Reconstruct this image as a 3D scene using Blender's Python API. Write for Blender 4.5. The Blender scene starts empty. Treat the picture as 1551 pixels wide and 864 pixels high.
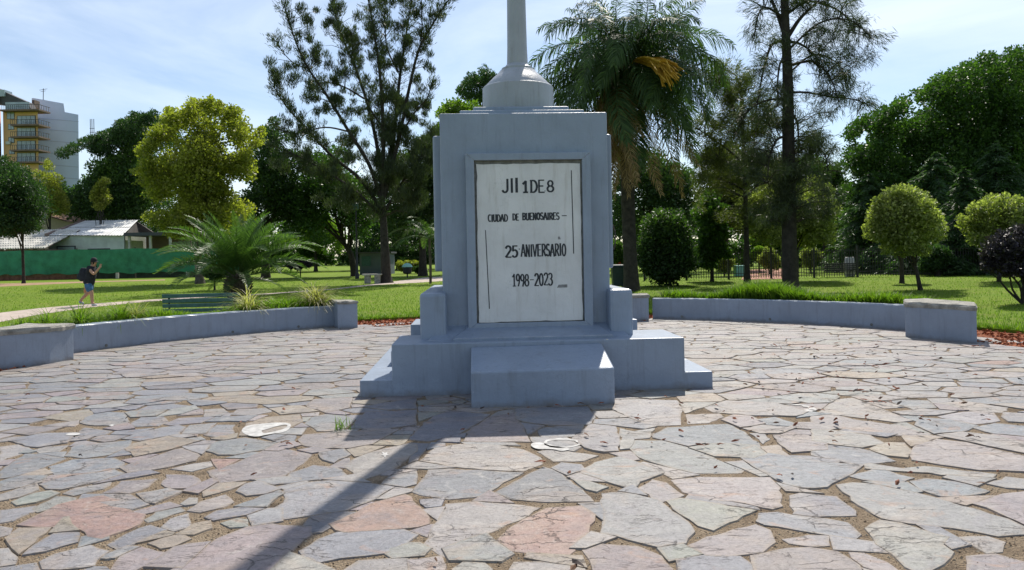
import bpy, bmesh, math, random
import numpy as np
from mathutils import Vector, Matrix

S = bpy.context.scene
COL = S.collection
R = math.radians

# ------------------------------------------------------------------ camera, sky, sun, exposure
F, HX, HY, ROLL, EYE = 1120.0, 775.5, 388.0, 0.0185, 1.6
cam_data = bpy.data.cameras.new("camera")
cam = bpy.data.objects.new("camera", cam_data)
COL.objects.link(cam)
cam.location = (0, 0, EYE)
cam.rotation_euler = (math.pi / 2, ROLL, 0)
cam_data.sensor_width = 36.0
cam_data.lens = F / 1551.0 * 36.0
cam_data.shift_y = (HY - 432.0) / 1551.0
cam_data.clip_start = 0.05
cam_data.clip_end = 5000
S.camera = cam

SUN_EL, SUN_AZ = R(50), R(13)          # azimuth measured from +Y towards +X
world = bpy.data.worlds.new("World")
S.world = world
world.use_nodes = True
wn, wl = world.node_tree.nodes, world.node_tree.links
wn.clear()
w_out = wn.new("ShaderNodeOutputWorld")
w_bg = wn.new("ShaderNodeBackground")
w_bg.inputs["Strength"].default_value = 0.112
sky = wn.new("ShaderNodeTexSky")
sky.sky_type = 'NISHITA'
sky.sun_disc = False
sky.sun_elevation = SUN_EL
sky.sun_rotation = SUN_AZ
sky.air_density = 1.0
sky.dust_density = 0.7
sky.ozone_density = 2.5
tc = wn.new("ShaderNodeTexCoord")
mp = wn.new("ShaderNodeMapping")
mp.inputs["Scale"].default_value = (1.0, 1.6, 3.4)
mp.inputs["Rotation"].default_value = (0, 0.35, 0.5)
nz = wn.new("ShaderNodeTexNoise")
nz.inputs["Scale"].default_value = 2.1
nz.inputs["Detail"].default_value = 9
nz.inputs["Roughness"].default_value = 0.55
nz.inputs["Distortion"].default_value = 0.6
rp = wn.new("ShaderNodeValToRGB")
rp.color_ramp.elements[0].position = 0.38
rp.color_ramp.elements[0].color = (0.0, 0.0, 0.0, 1)
rp.color_ramp.elements[1].position = 0.70
rp.color_ramp.elements[1].color = (0.55, 0.55, 0.55, 1)
mx = wn.new("ShaderNodeMix")
mx.data_type = 'RGBA'
mx.inputs[7].default_value = (9.0, 9.7, 10.4, 1)
wl.new(tc.outputs["Generated"], mp.inputs["Vector"])
wl.new(mp.outputs["Vector"], nz.inputs["Vector"])
wl.new(nz.outputs["Fac"], rp.inputs["Fac"])
wl.new(rp.outputs["Color"], mx.inputs[0])
wl.new(sky.outputs["Color"], mx.inputs[6])
wl.new(mx.outputs[2], w_bg.inputs["Color"])
wl.new(w_bg.outputs[0], w_out.inputs["Surface"])

sun_data = bpy.data.lights.new("sun", 'SUN')
sun_data.energy = 5.0
sun_data.angle = R(0.53)
sun_data.color = (1.0, 0.94, 0.84)
sun = bpy.data.objects.new("sun", sun_data)
COL.objects.link(sun)
SUN_DIR = Vector((math.sin(SUN_AZ) * math.cos(SUN_EL), math.cos(SUN_AZ) * math.cos(SUN_EL), math.sin(SUN_EL)))
sun.rotation_euler = SUN_DIR.to_track_quat('Z', 'Y').to_euler()
sun.location = SUN_DIR * 60
S.view_settings.view_transform = 'Standard'
S.view_settings.look = 'None'
S.view_settings.exposure = 0.25
S.view_settings.gamma = 1.0
S.render.engine = 'CYCLES'
S.cycles.max_bounces = 6
S.cycles.transmission_bounces = 4
S.cycles.transparent_max_bounces = 4
S.cycles.use_denoising = True

# ------------------------------------------------------------------ geometry helpers
CR, SR = math.cos(ROLL), math.sin(ROLL)


def at(px, py, Y):
    """the point at distance Y that the photograph shows at pixel (px, py)"""
    dx, dy = px - HX, HY - py
    return Vector(((dx * CR + dy * SR) / F * Y, Y, EYE + (-dx * SR + dy * CR) / F * Y))


def ground(px, py, z=0.0):
    dx, dy = px - HX, HY - py
    u, v = (dx * CR + dy * SR) / F, (-dx * SR + dy * CR) / F
    Y = (z - EYE) / v
    return Vector((u * Y, Y, z))


def project(p):
    u, v = p[0] / p[1] * F, (p[2] - EYE) / p[1] * F
    return HX + u * CR - v * SR, HY - (u * SR + v * CR)


def tag(o, label=None, cat=None, group=None, kind=None):
    if label: o["label"] = label
    if cat: o["category"] = cat
    if group: o["group"] = group
    if kind: o["kind"] = kind
    return o


def empty(name, loc=(0, 0, 0), rz=0.0):
    o = bpy.data.objects.new(name, None)
    o.empty_display_size = 0.1
    o.location = loc
    o.rotation_euler = (0, 0, rz)
    COL.objects.link(o)
    return o


def link_mesh(name, me, mat=None, parent=None):
    o = bpy.data.objects.new(name, me)
    if mat and not me.materials: me.materials.append(mat)
    COL.objects.link(o)
    if parent: o.parent = parent
    return o


class MB:
    """collects faces and links them as one mesh object"""

    def __init__(s):
        s.v, s.f = [], []

    def add(s, vs, fs):
        k = len(s.v)
        s.v += [tuple(p) for p in vs]
        s.f += [tuple(i + k for i in f) for f in fs]

    def box(s, a, b, rz=0.0, c=None):
        x0, y0, z0 = a
        x1, y1, z1 = b
        vs = [(x0, y0, z0), (x1, y0, z0), (x1, y1, z0), (x0, y1, z0), (x0, y0, z1), (x1, y0, z1), (x1, y1, z1), (x0, y1, z1)]
        if rz:
            cx, cy = c or ((x0 + x1) / 2, (y0 + y1) / 2)
            ca, sa = math.cos(rz), math.sin(rz)
            vs = [(cx + (x - cx) * ca - (y - cy) * sa, cy + (x - cx) * sa + (y - cy) * ca, z) for x, y, z in vs]
        s.add(vs, [(3, 2, 1, 0), (4, 5, 6, 7), (0, 1, 5, 4), (1, 2, 6, 5), (2, 3, 7, 6), (3, 0, 4, 7)])
        return s

    def hexa(s, lo, hi):
        s.add(list(lo) + list(hi), [(3, 2, 1, 0), (4, 5, 6, 7), (0, 1, 5, 4), (1, 2, 6, 5), (2, 3, 7, 6), (3, 0, 4, 7)])
        return s

    def prism(s, poly, z0, z1):
        n = len(poly)
        vs = [(p[0], p[1], z0) for p in poly] + [(p[0], p[1], z1) for p in poly]
        fs = [tuple(reversed(range(n))), tuple(range(n, 2 * n))] + [(i, (i + 1) % n, n + (i + 1) % n, n + i) for i in range(n)]
        s.add(vs, fs)
        return s

    def slab_y(s, poly, y0, y1):
        """polygon in x, z pushed from y0 to y1"""
        n = len(poly)
        vs = [(p[0], y0, p[1]) for p in poly] + [(p[0], y1, p[1]) for p in poly]
        fs = [tuple(range(n)), tuple(reversed(range(n, 2 * n)))] + [(i, n + i, n + (i + 1) % n, (i + 1) % n) for i in range(n)]
        s.add(vs, fs)
        return s

    def lathe(s, prof, n=32, c=(0, 0)):
        vs, fs = [], []
        for r, z in prof:
            for i in range(n):
                a = 2 * math.pi * i / n
                vs.append((c[0] + r * math.cos(a), c[1] + r * math.sin(a), z))
        for k in range(len(prof) - 1):
            for i in range(n):
                j = (i + 1) % n
                fs.append((k * n + i, k * n + j, (k + 1) * n + j, (k + 1) * n + i))
        fs.append(tuple(reversed(range(n))))
        fs.append(tuple(range((len(prof) - 1) * n, len(prof) * n)))
        s.add(vs, fs)
        return s

    def tube(s, pts, rad, n=7):
        pts = [Vector(p) for p in pts]
        if not isinstance(rad, (list, tuple)): rad = [rad] * len(pts)
        vs, fs = [], []
        ref = Vector((0.31, 0.17, 0.93))
        for i, p in enumerate(pts):
            d = (pts[min(i + 1, len(pts) - 1)] - pts[max(i - 1, 0)])
            d = d.normalized() if d.length > 1e-9 else Vector((0, 0, 1))
            q = ref if abs(d.dot(ref)) < 0.95 else Vector((1, 0, 0))
            a = d.cross(q).normalized()
            b = d.cross(a)
            for k in range(n):
                t = 2 * math.pi * k / n
                vs.append(p + (a * math.cos(t) + b * math.sin(t)) * rad[i])
        for i in range(len(pts) - 1):
            for k in range(n):
                j = (k + 1) % n
                fs.append((i * n + j, i * n + k, (i + 1) * n + k, (i + 1) * n + j))
        fs.append(tuple(range(n)))
        fs.append(tuple(reversed(range((len(pts) - 1) * n, len(pts) * n))))
        s.add(vs, fs)
        return s

    def mesh(s, name, smooth=False):
        me = bpy.data.meshes.new(name)
        me.from_pydata(s.v, [], s.f)
        if smooth:
            me.polygons.foreach_set("use_smooth", [True] * len(me.polygons))
            me.set_sharp_from_angle(angle=R(38))
        me.update()
        return me

    def build(s, name, mat, parent=None, smooth=False, bevel=0.0):
        o = link_mesh(name, s.mesh(name, smooth), mat, parent)
        if bevel:
            m = o.modifiers.new("bevel", 'BEVEL')
            m.width = bevel
            m.segments = 2
            m.limit_method = 'ANGLE'
            m.angle_limit = R(30)
        return o


def catmull(pts, k=5):
    pts = [Vector(p) for p in pts]
    P = [pts[0] * 2 - pts[1]] + pts + [pts[-1] * 2 - pts[-2]]
    out = []
    for i in range(1, len(P) - 2):
        a, b, c, d = P[i - 1], P[i], P[i + 1], P[i + 2]
        for j in range(k):
            t = j / k
            out.append(0.5 * ((2 * b) + (c - a) * t + (2 * a - 5 * b + 4 * c - d) * t * t + (3 * b - a - 3 * c + d) * t ** 3))
    out.append(pts[-1])
    return out


def mesh_np(name, V, nper, mat=None, parent=None, tint=None, smooth=False):
    """V: (n, nper, 3) one polygon of nper corners each; tint: a float per polygon"""
    n = V.shape[0]
    me = bpy.data.meshes.new(name)
    me.vertices.add(n * nper)
    me.vertices.foreach_set("co", np.ascontiguousarray(V, dtype=np.float32).ravel())
    me.loops.add(n * nper)
    me.loops.foreach_set("vertex_index", np.arange(n * nper, dtype=np.int32))
    me.polygons.add(n)
    me.polygons.foreach_set("loop_start", np.arange(0, n * nper, nper, dtype=np.int32))
    me.update(calc_edges=True)
    if tint is not None:
        a = me.attributes.new("tint", 'FLOAT', 'FACE')
        a.data.foreach_set("value", np.asarray(tint, dtype=np.float32))
    if name is None: return me
    return link_mesh(name, me, mat, parent)


def unit(v):
    return v / np.maximum(np.linalg.norm(v, axis=-1, keepdims=True), 1e-9)


def leaf_quads(C, L, W, rng, D=None, spread=1.0, fold=0.15):
    """rhombic leaves of length L and width W about the points C; D: preferred direction"""
    n = len(C)
    d = rng.normal(size=(n, 3))
    d = unit(d)
    if D is not None:
        d = unit(np.asarray(D) + d * spread)
    q = unit(rng.normal(size=(n, 3)))
    w = unit(np.cross(d, q))
    nn = np.cross(d, w)
    L = (L * (0.7 + 0.6 * rng.random(n)))[:, None]
    W = (W * (0.7 + 0.6 * rng.random(n)))[:, None]
    V = np.stack([C - d * L / 2, C + w * W / 2 + nn * W * fold, C + d * L / 2, C - w * W / 2 + nn * W * fold], axis=1)
    return V


def wob(P, s, ph):
    """cheap smooth 3-D noise, about -1 .. 1"""
    x, y, z = P[:, 0] * s, P[:, 1] * s, P[:, 2] * s
    return (np.sin(x + 1.3 * np.sin(y * 0.9 + ph) + ph) + np.sin(y * 1.17 + 1.1 * np.sin(z * 1.1 + 2 * ph) + 1.7) + np.sin(z * 1.31 + 1.2 * np.sin(x * 0.8 + 3 * ph) + 4.1)) / 3


# ------------------------------------------------------------------ materials
MATS = {}


def nodes_of(name):
    m = bpy.data.materials.new(name)
    m.use_nodes = True
    nt = m.node_tree
    return m, nt.nodes, nt.links, nt.nodes["Principled BSDF"]


def N(nodes, t, **kw):
    n = nodes.new(t)
    for k, v in kw.items():
        if k in n.inputs: n.inputs[k].default_value = v
        else: setattr(n, k, v)
    return n


def ramp(nodes, links, src, stops):
    r = nodes.new("ShaderNodeValToRGB")
    while len(r.color_ramp.elements) > len(stops): r.color_ramp.elements.remove(r.color_ramp.elements[-1])
    while len(r.color_ramp.elements) < len(stops): r.color_ramp.elements.new(0.5)
    for e, (p, c) in zip(r.color_ramp.elements, stops):
        e.position = p
        e.color = (c[0], c[1], c[2], 1) if isinstance(c, (tuple, list)) else (c, c, c, 1)
    links.new(src, r.inputs["Fac"])
    return r.outputs["Color"]


def mixc(nodes, links, fac, a, b, mode='MIX'):
    m = nodes.new("ShaderNodeMix")
    m.data_type = 'RGBA'
    m.blend_type = mode
    for sock, v in ((m.inputs[0], fac), (m.inputs[6], a), (m.inputs[7], b)):
        if hasattr(v, "is_output"): links.new(v, sock)
        elif isinstance(v, (int, float)): sock.default_value = v
        else: sock.default_value = (v[0], v[1], v[2], 1)
    return m.outputs[2]


def bump(nodes, links, h, bsdf, strength=0.3, dist=0.02):
    b = nodes.new("ShaderNodeBump")
    b.inputs["Strength"].default_value = strength
    b.inputs["Distance"].default_value = dist
    links.new(h, b.inputs["Height"])
    links.new(b.outputs[0], bsdf.inputs["Normal"])


def basic(name, c, rough=0.7, var=0.25, scale=6.0, bmp=0.15, metal=0.0, dist=0.01, c2=None, coords="Object", spec=0.4):
    """a plain painted or raw surface: colour with blotches, grain and fine relief"""
    if name in MATS: return MATS[name]
    m, nd, ln, b = nodes_of(name)
    t = N(nd, "ShaderNodeTexCoord")
    n1 = N(nd, "ShaderNodeTexNoise", Scale=scale, Detail=6.0, Roughness=0.6)
    ln.new(t.outputs[coords], n1.inputs["Vector"])
    lo = tuple(x * (1 - var) for x in c)
    hi = c2 or tuple(min(0.95, x * (1 + var)) for x in c)
    ln.new(ramp(nd, ln, n1.outputs["Fac"], [(0.3, lo), (0.7, hi)]), b.inputs["Base Color"])
    b.inputs["Roughness"].default_value = rough
    b.inputs["Metallic"].default_value = metal
    b.inputs["Specular IOR Level"].default_value = spec
    n2 = N(nd, "ShaderNodeTexNoise", Scale=scale * 9, Detail=3.0)
    ln.new(t.outputs[coords], n2.inputs["Vector"])
    bump(nd, ln, n2.outputs["Fac"], b, bmp, dist)
    MATS[name] = m
    return m


def leaf_mat(name, dark, mid, light, trans=0.45, rough=0.5, spec=0.3):
    """foliage: the colour of a leaf comes from its own tint; light passes through"""
    m, nd, ln, b = nodes_of(name)
    a = N(nd, "ShaderNodeAttribute", attribute_name="tint")
    oi = N(nd, "ShaderNodeObjectInfo")
    col = ramp(nd, ln, a.outputs["Fac"], [(0.0, dark), (0.5, mid), (1.0, light)])
    hv = N(nd, "ShaderNodeHueSaturation", Saturation=1.0, Value=1.0)
    mr = N(nd, "ShaderNodeMapRange")
    mr.inputs[3].default_value, mr.inputs[4].default_value = 0.85, 1.15
    ln.new(oi.outputs["Random"], mr.inputs[0])
    ln.new(mr.outputs[0], hv.inputs["Value"])
    ln.new(col, hv.inputs["Color"])
    ln.new(hv.outputs[0], b.inputs["Base Color"])
    b.inputs["Roughness"].default_value = rough
    b.inputs["Specular IOR Level"].default_value = spec
    tr = N(nd, "ShaderNodeBsdfTranslucent")
    tc_ = mixc(nd, ln, 1.0, hv.outputs[0], (1.15, 1.45, 0.5), 'MULTIPLY')
    ln.new(tc_, tr.inputs["Color"])
    ms = N(nd, "ShaderNodeMixShader")
    ms.inputs[0].default_value = trans
    ln.new(b.outputs[0], ms.inputs[1])
    ln.new(tr.outputs[0], ms.inputs[2])
    ln.new(ms.outputs[0], nd["Material Output"].inputs["Surface"])
    return m


def paint_mat(name, c, chip=(0.62, 0.62, 0.60), streak=0.5):
    """old wall paint: blotches, drips of dirt, worn edges, small chips, brushed relief"""
    m, nd, ln, b = nodes_of(name)
    t = N(nd, "ShaderNodeTexCoord")
    n1 = N(nd, "ShaderNodeTexNoise", Scale=1.6, Detail=7.0, Roughness=0.62)
    ln.new(t.outputs["Object"], n1.inputs["Vector"])
    base = ramp(nd, ln, n1.outputs["Fac"], [(0.25, tuple(x * 0.82 for x in c)), (0.55, c), (0.8, tuple(min(.9, x * 1.13) for x in c))])
    mpg = N(nd, "ShaderNodeMapping")
    mpg.inputs["Scale"].default_value = (7, 7, 0.7)
    ln.new(t.outputs["Object"], mpg.inputs["Vector"])
    n2 = N(nd, "ShaderNodeTexNoise", Scale=1.5, Detail=5.0, Roughness=0.7)
    ln.new(mpg.outputs[0], n2.inputs["Vector"])
    dirt = ramp(nd, ln, n2.outputs["Fac"], [(0.52, 0.0), (0.78, streak)])
    col = mixc(nd, ln, dirt, base, tuple(x * 0.62 for x in (c[0] * 1.05, c[1], c[2] * 0.92)))
    n3 = N(nd, "ShaderNodeTexNoise", Scale=26.0, Detail=4.0, Roughness=0.75)
    ln.new(t.outputs["Object"], n3.inputs["Vector"])
    chips = ramp(nd, ln, n3.outputs["Fac"], [(0.70, 0.0), (0.73, 0.7)])
    col = mixc(nd, ln, chips, col, chip)
    bv = N(nd, "ShaderNodeBevel", samples=4)
    bv.inputs["Radius"].default_value = 0.014
    geo = N(nd, "ShaderNodeNewGeometry")
    dot = N(nd, "ShaderNodeVectorMath", operation='DOT_PRODUCT')
    ln.new(bv.outputs[0], dot.inputs[0])
    ln.new(geo.outputs["True Normal"], dot.inputs[1])
    edge = ramp(nd, ln, dot.outputs["Value"], [(0.78, 1.0), (0.97, 0.0)])
    n4 = N(nd, "ShaderNodeTexNoise", Scale=5.0, Detail=6.0, Roughness=0.7)
    ln.new(t.outputs["Object"], n4.inputs["Vector"])
    em = ramp(nd, ln, n4.outputs["Fac"], [(0.45, 0.05), (0.62, 0.85)])
    col = mixc(nd, ln, mixc(nd, ln, 1.0, edge, em, 'MULTIPLY'), col, chip)
    # hairline cracks and splashed soil along the foot
    vo = N(nd, "ShaderNodeTexVoronoi", Scale=1.3)
    vo.feature = 'DISTANCE_TO_EDGE'
    wv = N(nd, "ShaderNodeVectorMath", operation='ADD')
    ln.new(t.outputs["Object"], wv.inputs[0])
    ln.new(n4.outputs["Color"], wv.inputs[1])
    ln.new(wv.outputs[0], vo.inputs["Vector"])
    hair = ramp(nd, ln, vo.outputs["Distance"], [(0.0, 1.0), (0.009, 0.0)])
    hm = ramp(nd, ln, n1.outputs["Fac"], [(0.50, 0.0), (0.62, 0.55)])
    col = mixc(nd, ln, mixc(nd, ln, 1.0, hair, hm, 'MULTIPLY'), col, tuple(x * 0.4 for x in c))
    sep = N(nd, "ShaderNodeSeparateXYZ")
    ln.new(geo.outputs["Position"], sep.inputs[0])
    zz = N(nd, "ShaderNodeMath", operation='MULTIPLY_ADD')
    zz.inputs[1].default_value = 0.22
    ln.new(n4.outputs["Fac"], zz.inputs[0])
    zm = N(nd, "ShaderNodeMath", operation='MULTIPLY')
    zm.inputs[1].default_value = -1.0
    ln.new(sep.outputs["Z"], zm.inputs[0])
    ln.new(zm.outputs[0], zz.inputs[2])
    foot = ramp(nd, ln, zz.outputs[0], [(0.03, 0.0), (0.13, 0.75)])
    col = mixc(nd, ln, foot, col, (0.14, 0.115, 0.09))
    ln.new(col, b.inputs["Base Color"])
    b.inputs["Roughness"].default_value = 0.40
    b.inputs["Specular IOR Level"].default_value = 0.55
    n5 = N(nd, "ShaderNodeTexNoise", Scale=34.0, Detail=5.0, Roughness=0.65)
    ln.new(t.outputs["Object"], n5.inputs["Vector"])
    n6 = N(nd, "ShaderNodeTexNoise", Scale=4.0, Detail=4.0)
    ln.new(t.outputs["Object"], n6.inputs["Vector"])
    hsum = N(nd, "ShaderNodeMath", operation='MULTIPLY_ADD')
    hsum.inputs[1].default_value = 0.3
    ln.new(n5.outputs["Fac"], hsum.inputs[0])
    ln.new(n6.outputs["Fac"], hsum.inputs[2])
    bump(nd, ln, hsum.outputs[0], b, 0.5, 0.022)
    return m


PAINT = paint_mat("blue_grey_paint", (0.24, 0.294, 0.38), streak=0.7)
POLE_PAINT = paint_mat("pole_paint", (0.34, 0.36, 0.40), chip=(0.6, 0.6, 0.6), streak=0.9)
WALL_PAINT = paint_mat("wall_paint", (0.25, 0.295, 0.372), streak=0.75)
PLAQUE = paint_mat("plaque_white", (0.66, 0.66, 0.655), chip=(0.30, 0.29, 0.28), streak=0.75)
MORTAR_DARK = basic("dark_joint", (0.17, 0.17, 0.16), 0.9, 0.4, 12, 0.4)
CAPSTONE = basic("rough_concrete", (0.30, 0.285, 0.25), 0.9, 0.45, 7, 0.8, dist=0.03)
INK = basic("black_lettering_paint", (0.022, 0.026, 0.034), 0.5, 0.6, 40, 0.1)
GREYINK = basic("grey_lettering_paint", (0.22, 0.22, 0.22), 0.6, 0.3, 40, 0.1)
WHITE_MARK = basic("white_ground_paint", (0.36, 0.345, 0.33), 0.7, 0.25, 14, 0.2, c2=(0.56, 0.55, 0.53))
BARK_D = basic("dark_bark", (0.045, 0.038, 0.032), 0.95, 0.5, 5, 1.0, dist=0.06)
BARK_G = basic("grey_bark", (0.10, 0.085, 0.07), 0.95, 0.5, 5, 0.9, dist=0.05)
BARK_P = basic("palm_bark", (0.12, 0.095, 0.072), 0.95, 0.55, 4, 1.0, dist=0.06)
IRON = basic("black_iron", (0.018, 0.02, 0.022), 0.5, 0.4, 10, 0.1)
GREEN_METAL = basic("green_bench_paint", (0.035, 0.10, 0.09), 0.45, 0.3, 8, 0.1)
CONCRETE = basic("pale_concrete", (0.42, 0.40, 0.36), 0.9, 0.3, 5, 0.4)
NETTING = basic("green_shade_cloth", (0.04, 0.22, 0.12), 0.75, 0.3, 1.2, 0.5, dist=0.05)
BRICK = basic("old_brick", (0.17, 0.07, 0.05), 0.95, 0.4, 3, 0.5)


def leafset():
    g = {}
    g["yellow_green"] = leaf_mat("yellow_green_leaf", (0.11, 0.13, 0.022), (0.25, 0.25, 0.05), (0.46, 0.43, 0.11), 0.5)
    g["variegated"] = leaf_mat("variegated_leaf", (0.065, 0.09, 0.022), (0.19, 0.215, 0.065), (0.50, 0.50, 0.22), 0.45)
    g["dark"] = leaf_mat("dark_leaf", (0.022, 0.044, 0.016), (0.046, 0.088, 0.028), (0.10, 0.165, 0.045), 0.4)
    g["deep"] = leaf_mat("deep_green_leaf", (0.028, 0.06, 0.014), (0.055, 0.115, 0.024), (0.12, 0.20, 0.04), 0.4)
    g["mid"] = leaf_mat("mid_green_leaf", (0.03, 0.06, 0.015), (0.065, 0.12, 0.025), (0.13, 0.20, 0.04), 0.4)
    g["bright"] = leaf_mat("bright_green_leaf", (0.07, 0.12, 0.015), (0.14, 0.22, 0.03), (0.24, 0.32, 0.05), 0.5)
    g["needle"] = leaf_mat("needle_leaf", (0.03, 0.042, 0.024), (0.06, 0.078, 0.042), (0.11, 0.13, 0.065), 0.35)
    g["olive"] = leaf_mat("olive_leaf", (0.045, 0.058, 0.018), (0.09, 0.105, 0.032), (0.16, 0.165, 0.05), 0.42)
    g["conifer"] = leaf_mat("conifer_leaf", (0.022, 0.046, 0.02), (0.044, 0.088, 0.034), (0.085, 0.145, 0.05), 0.4)
    g["purple"] = leaf_mat("purple_leaf", (0.014, 0.012, 0.018), (0.032, 0.026, 0.038), (0.075, 0.06, 0.08), 0.18)
    g["palm"] = leaf_mat("palm_leaf", (0.034, 0.07, 0.022), (0.066, 0.12, 0.036), (0.14, 0.21, 0.07), 0.38, 0.45, 0.35)
    g["palm_blue"] = leaf_mat("queen_palm_leaf", (0.028, 0.052, 0.024), (0.052, 0.090, 0.036), (0.10, 0.155, 0.06), 0.4, 0.55, 0.2)
    g["dead"] = leaf_mat("dead_frond", (0.14, 0.085, 0.045), (0.26, 0.165, 0.09), (0.40, 0.28, 0.17), 0.35, 0.7, 0.2)
    g["flower"] = leaf_mat("palm_blossom", (0.42, 0.24, 0.03), (0.60, 0.36, 0.05), (0.72, 0.48, 0.10), 0.4, 0.7, 0.2)
    g["grass"] = leaf_mat("grass_blade", (0.065, 0.12, 0.010), (0.12, 0.205, 0.018), (0.21, 0.28, 0.035), 0.5)
    g["dry"] = leaf_mat("dry_grass_blade", (0.13, 0.13, 0.045), (0.33, 0.30, 0.14), (0.55, 0.48, 0.27), 0.45)
    g["red"] = leaf_mat("red_flower", (0.4, 0.03, 0.02), (0.5, 0.05, 0.03), (0.6, 0.1, 0.05), 0.3)
    return g


LEAF = leafset()

# ------------------------------------------------------------------ ground, path, mulch, paving base
PC = Vector((0.2, 10.0))       # centre of the round plaza
R_PAVE, R_WALL, R_LAWN = 8.0, 8.68, 9.85


def ring(name, r0, r1, z0, z1, mat, n=160, lip=None, kind="structure", radial=(1,)):
    mb = MB()
    rs = [r0] + [r0 + (r1 - r0) * t for t in radial]
    zs = [z0] + [z0 + (z1 - z0) * t for t in radial]
    if lip is not None:
        rs, zs = [r0] + rs, [lip] + zs
    vs, fs = [], []
    for r, z in zip(rs, zs):
        for i in range(n):
            a = 2 * math.pi * i / n
            vs.append((PC.x + r * math.cos(a), PC.y + r * math.sin(a), z))
    for k in range(len(rs) - 1):
        for i in range(n):
            j = (i + 1) % n
            fs.append((k * n + i, (k + 1) * n + i, (k + 1) * n + j, k * n + j))
    mb.add(vs, fs)
    return tag(mb.build(name, mat), kind=kind)


def lawn_material():
    m, nd, ln, b = nodes_of("lawn_grass_sheet")
    t = N(nd, "ShaderNodeTexCoord")
    n1 = N(nd, "ShaderNodeTexNoise", Scale=0.22, Detail=6.0, Roughness=0.6)
    n2 = N(nd, "ShaderNodeTexNoise", Scale=9.0, Detail=6.0, Roughness=0.75)
    n3 = N(nd, "ShaderNodeTexNoise", Scale=0.9, Detail=5.0, Roughness=0.65)
    for n in (n1, n2, n3): ln.new(t.outputs["Object"], n.inputs["Vector"])
    c = ramp(nd, ln, n1.outputs["Fac"], [(0.3, (0.08, 0.15, 0.011)), (0.7, (0.15, 0.215, 0.018))])
    c2 = ramp(nd, ln, n2.outputs["Fac"], [(0.3, (0.09, 0.16, 0.012)), (0.7, (0.23, 0.31, 0.028))])
    c = mixc(nd, ln, 0.5, c, c2)
    dry = ramp(nd, ln, n3.outputs["Fac"], [(0.52, 0.0), (0.70, 0.6)])
    c = mixc(nd, ln, dry, c, (0.21, 0.20, 0.06))
    ln.new(c, b.inputs["Base Color"])
    b.inputs["Roughness"].default_value = 0.9
    b.inputs["Specular IOR Level"].default_value = 0.1
    n4 = N(nd, "ShaderNodeTexNoise", Scale=40.0, Detail=4.0, Roughness=0.8)
    ln.new(t.outputs["Object"], n4.inputs["Vector"])
    bump(nd, ln, n4.outputs["Fac"], b, 0.7, 0.05)
    return m


lawn = ring("lawn", R_LAWN, 1500, 0.05, 0.05, lawn_material(), lip=-0.06, radial=(0.01, 0.05, 0.2, 1))

MULCH = basic("crushed_brick_mulch", (0.36, 0.115, 0.05), 0.95, 0.55, 22, 0.9, dist=0.05)
mulch = ring("mulch_ring", R_PAVE - 0.05, R_LAWN + 0.05, -0.008, -0.008, MULCH)


def mortar_material():
    m, nd, ln, b = nodes_of("sandy_mortar")
    t = N(nd, "ShaderNodeTexCoord")
    n1 = N(nd, "ShaderNodeTexNoise", Scale=3.0, Detail=8.0, Roughness=0.7)
    n2 = N(nd, "ShaderNodeTexNoise", Scale=60.0, Detail=5.0, Roughness=0.8)
    vo = N(nd, "ShaderNodeTexVoronoi", Scale=90.0)
    for n in (n1, n2, vo): ln.new(t.outputs["Object"], n.inputs["Vector"])
    c = ramp(nd, ln, n1.outputs["Fac"], [(0.28, (0.085, 0.066, 0.05)), (0.47, (0.29, 0.222, 0.152)), (0.75, (0.42, 0.34, 0.245))])
    c2 = ramp(nd, ln, n2.outputs["Fac"], [(0.3, (0.45, 0.43, 0.42)), (0.7, (1.15, 1.15, 1.15))])
    c = mixc(nd, ln, 1.0, c, c2, 'MULTIPLY')
    ln.new(c, b.inputs["Base Color"])
    b.inputs["Roughness"].default_value = 0.95
    b.inputs["Specular IOR Level"].default_value = 0.15
    ad = N(nd, "ShaderNodeMath", operation='ADD')
    ln.new(n2.outputs["Fac"], ad.inputs[0])
    ln.new(vo.outputs["Distance"], ad.inputs[1])
    bump(nd, ln, ad.outputs[0], b, 0.8, 0.02)
    return m


def wall_sector(x, y):
    """between the pillars, where the paving runs up to the low walls"""
    a = math.degrees(math.atan2(y - PC.y, x - PC.x))
    return 19 < a < 68 or 116 < a < 164


pav = MB()
n_ = 220
outer = []
for i in range(n_):
    a = 2 * math.pi * i / n_
    r = R_PAVE + (R_WALL + 0.05 - R_PAVE if wall_sector(PC.x + 8 * math.cos(a), PC.y + 8 * math.sin(a)) else 0.03 * math.sin(i * 2.7))
    outer.append((PC.x + r * math.cos(a), PC.y + r * math.sin(a), 0.0))
pav.add(outer, [tuple(range(n_))])
paving = tag(pav.build("plaza_paving", mortar_material()), kind="structure")

PATH = basic("pink_concrete_path", (0.40, 0.33, 0.28), 0.9, 0.2, 2.0, 0.3)
pm = MB()
edge_ = [(-200, 494, 522), (-80, 482, 502), (0, 474, 488), (60, 467, 476.5), (130, 461, 466.5), (220, 454.5, 457.5), (300, 449.5, 451.5),
         (400, 445, 446.3), (500, 438, 439.3), (570, 430, 432), (640, 421, 428), (720, 416, 422.5), (800, 412, 417)]
top_, bot_ = [ground(x, a, 0.056) for x, a, b in edge_], [ground(x, b, 0.056) for x, a, b in edge_]
pm.add(bot_ + top_, [(i, i + 1, len(edge_) + i + 1, len(edge_) + i) for i in range(len(edge_) - 1)])
tag(pm.build("path", PATH), kind="structure")
pb = MB()
q_ = [ground(*p, z=0.056) for p in ((1122, 424), (1196, 422.5), (1190, 407), (1135, 409))]
pb.add(q_, [(0, 1, 2, 3)])
tag(pb.build("red_path", basic("red_paved_path", (0.36, 0.17, 0.12), 0.9, 0.25, 2, 0.3)), kind="structure")
pb = MB()
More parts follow.
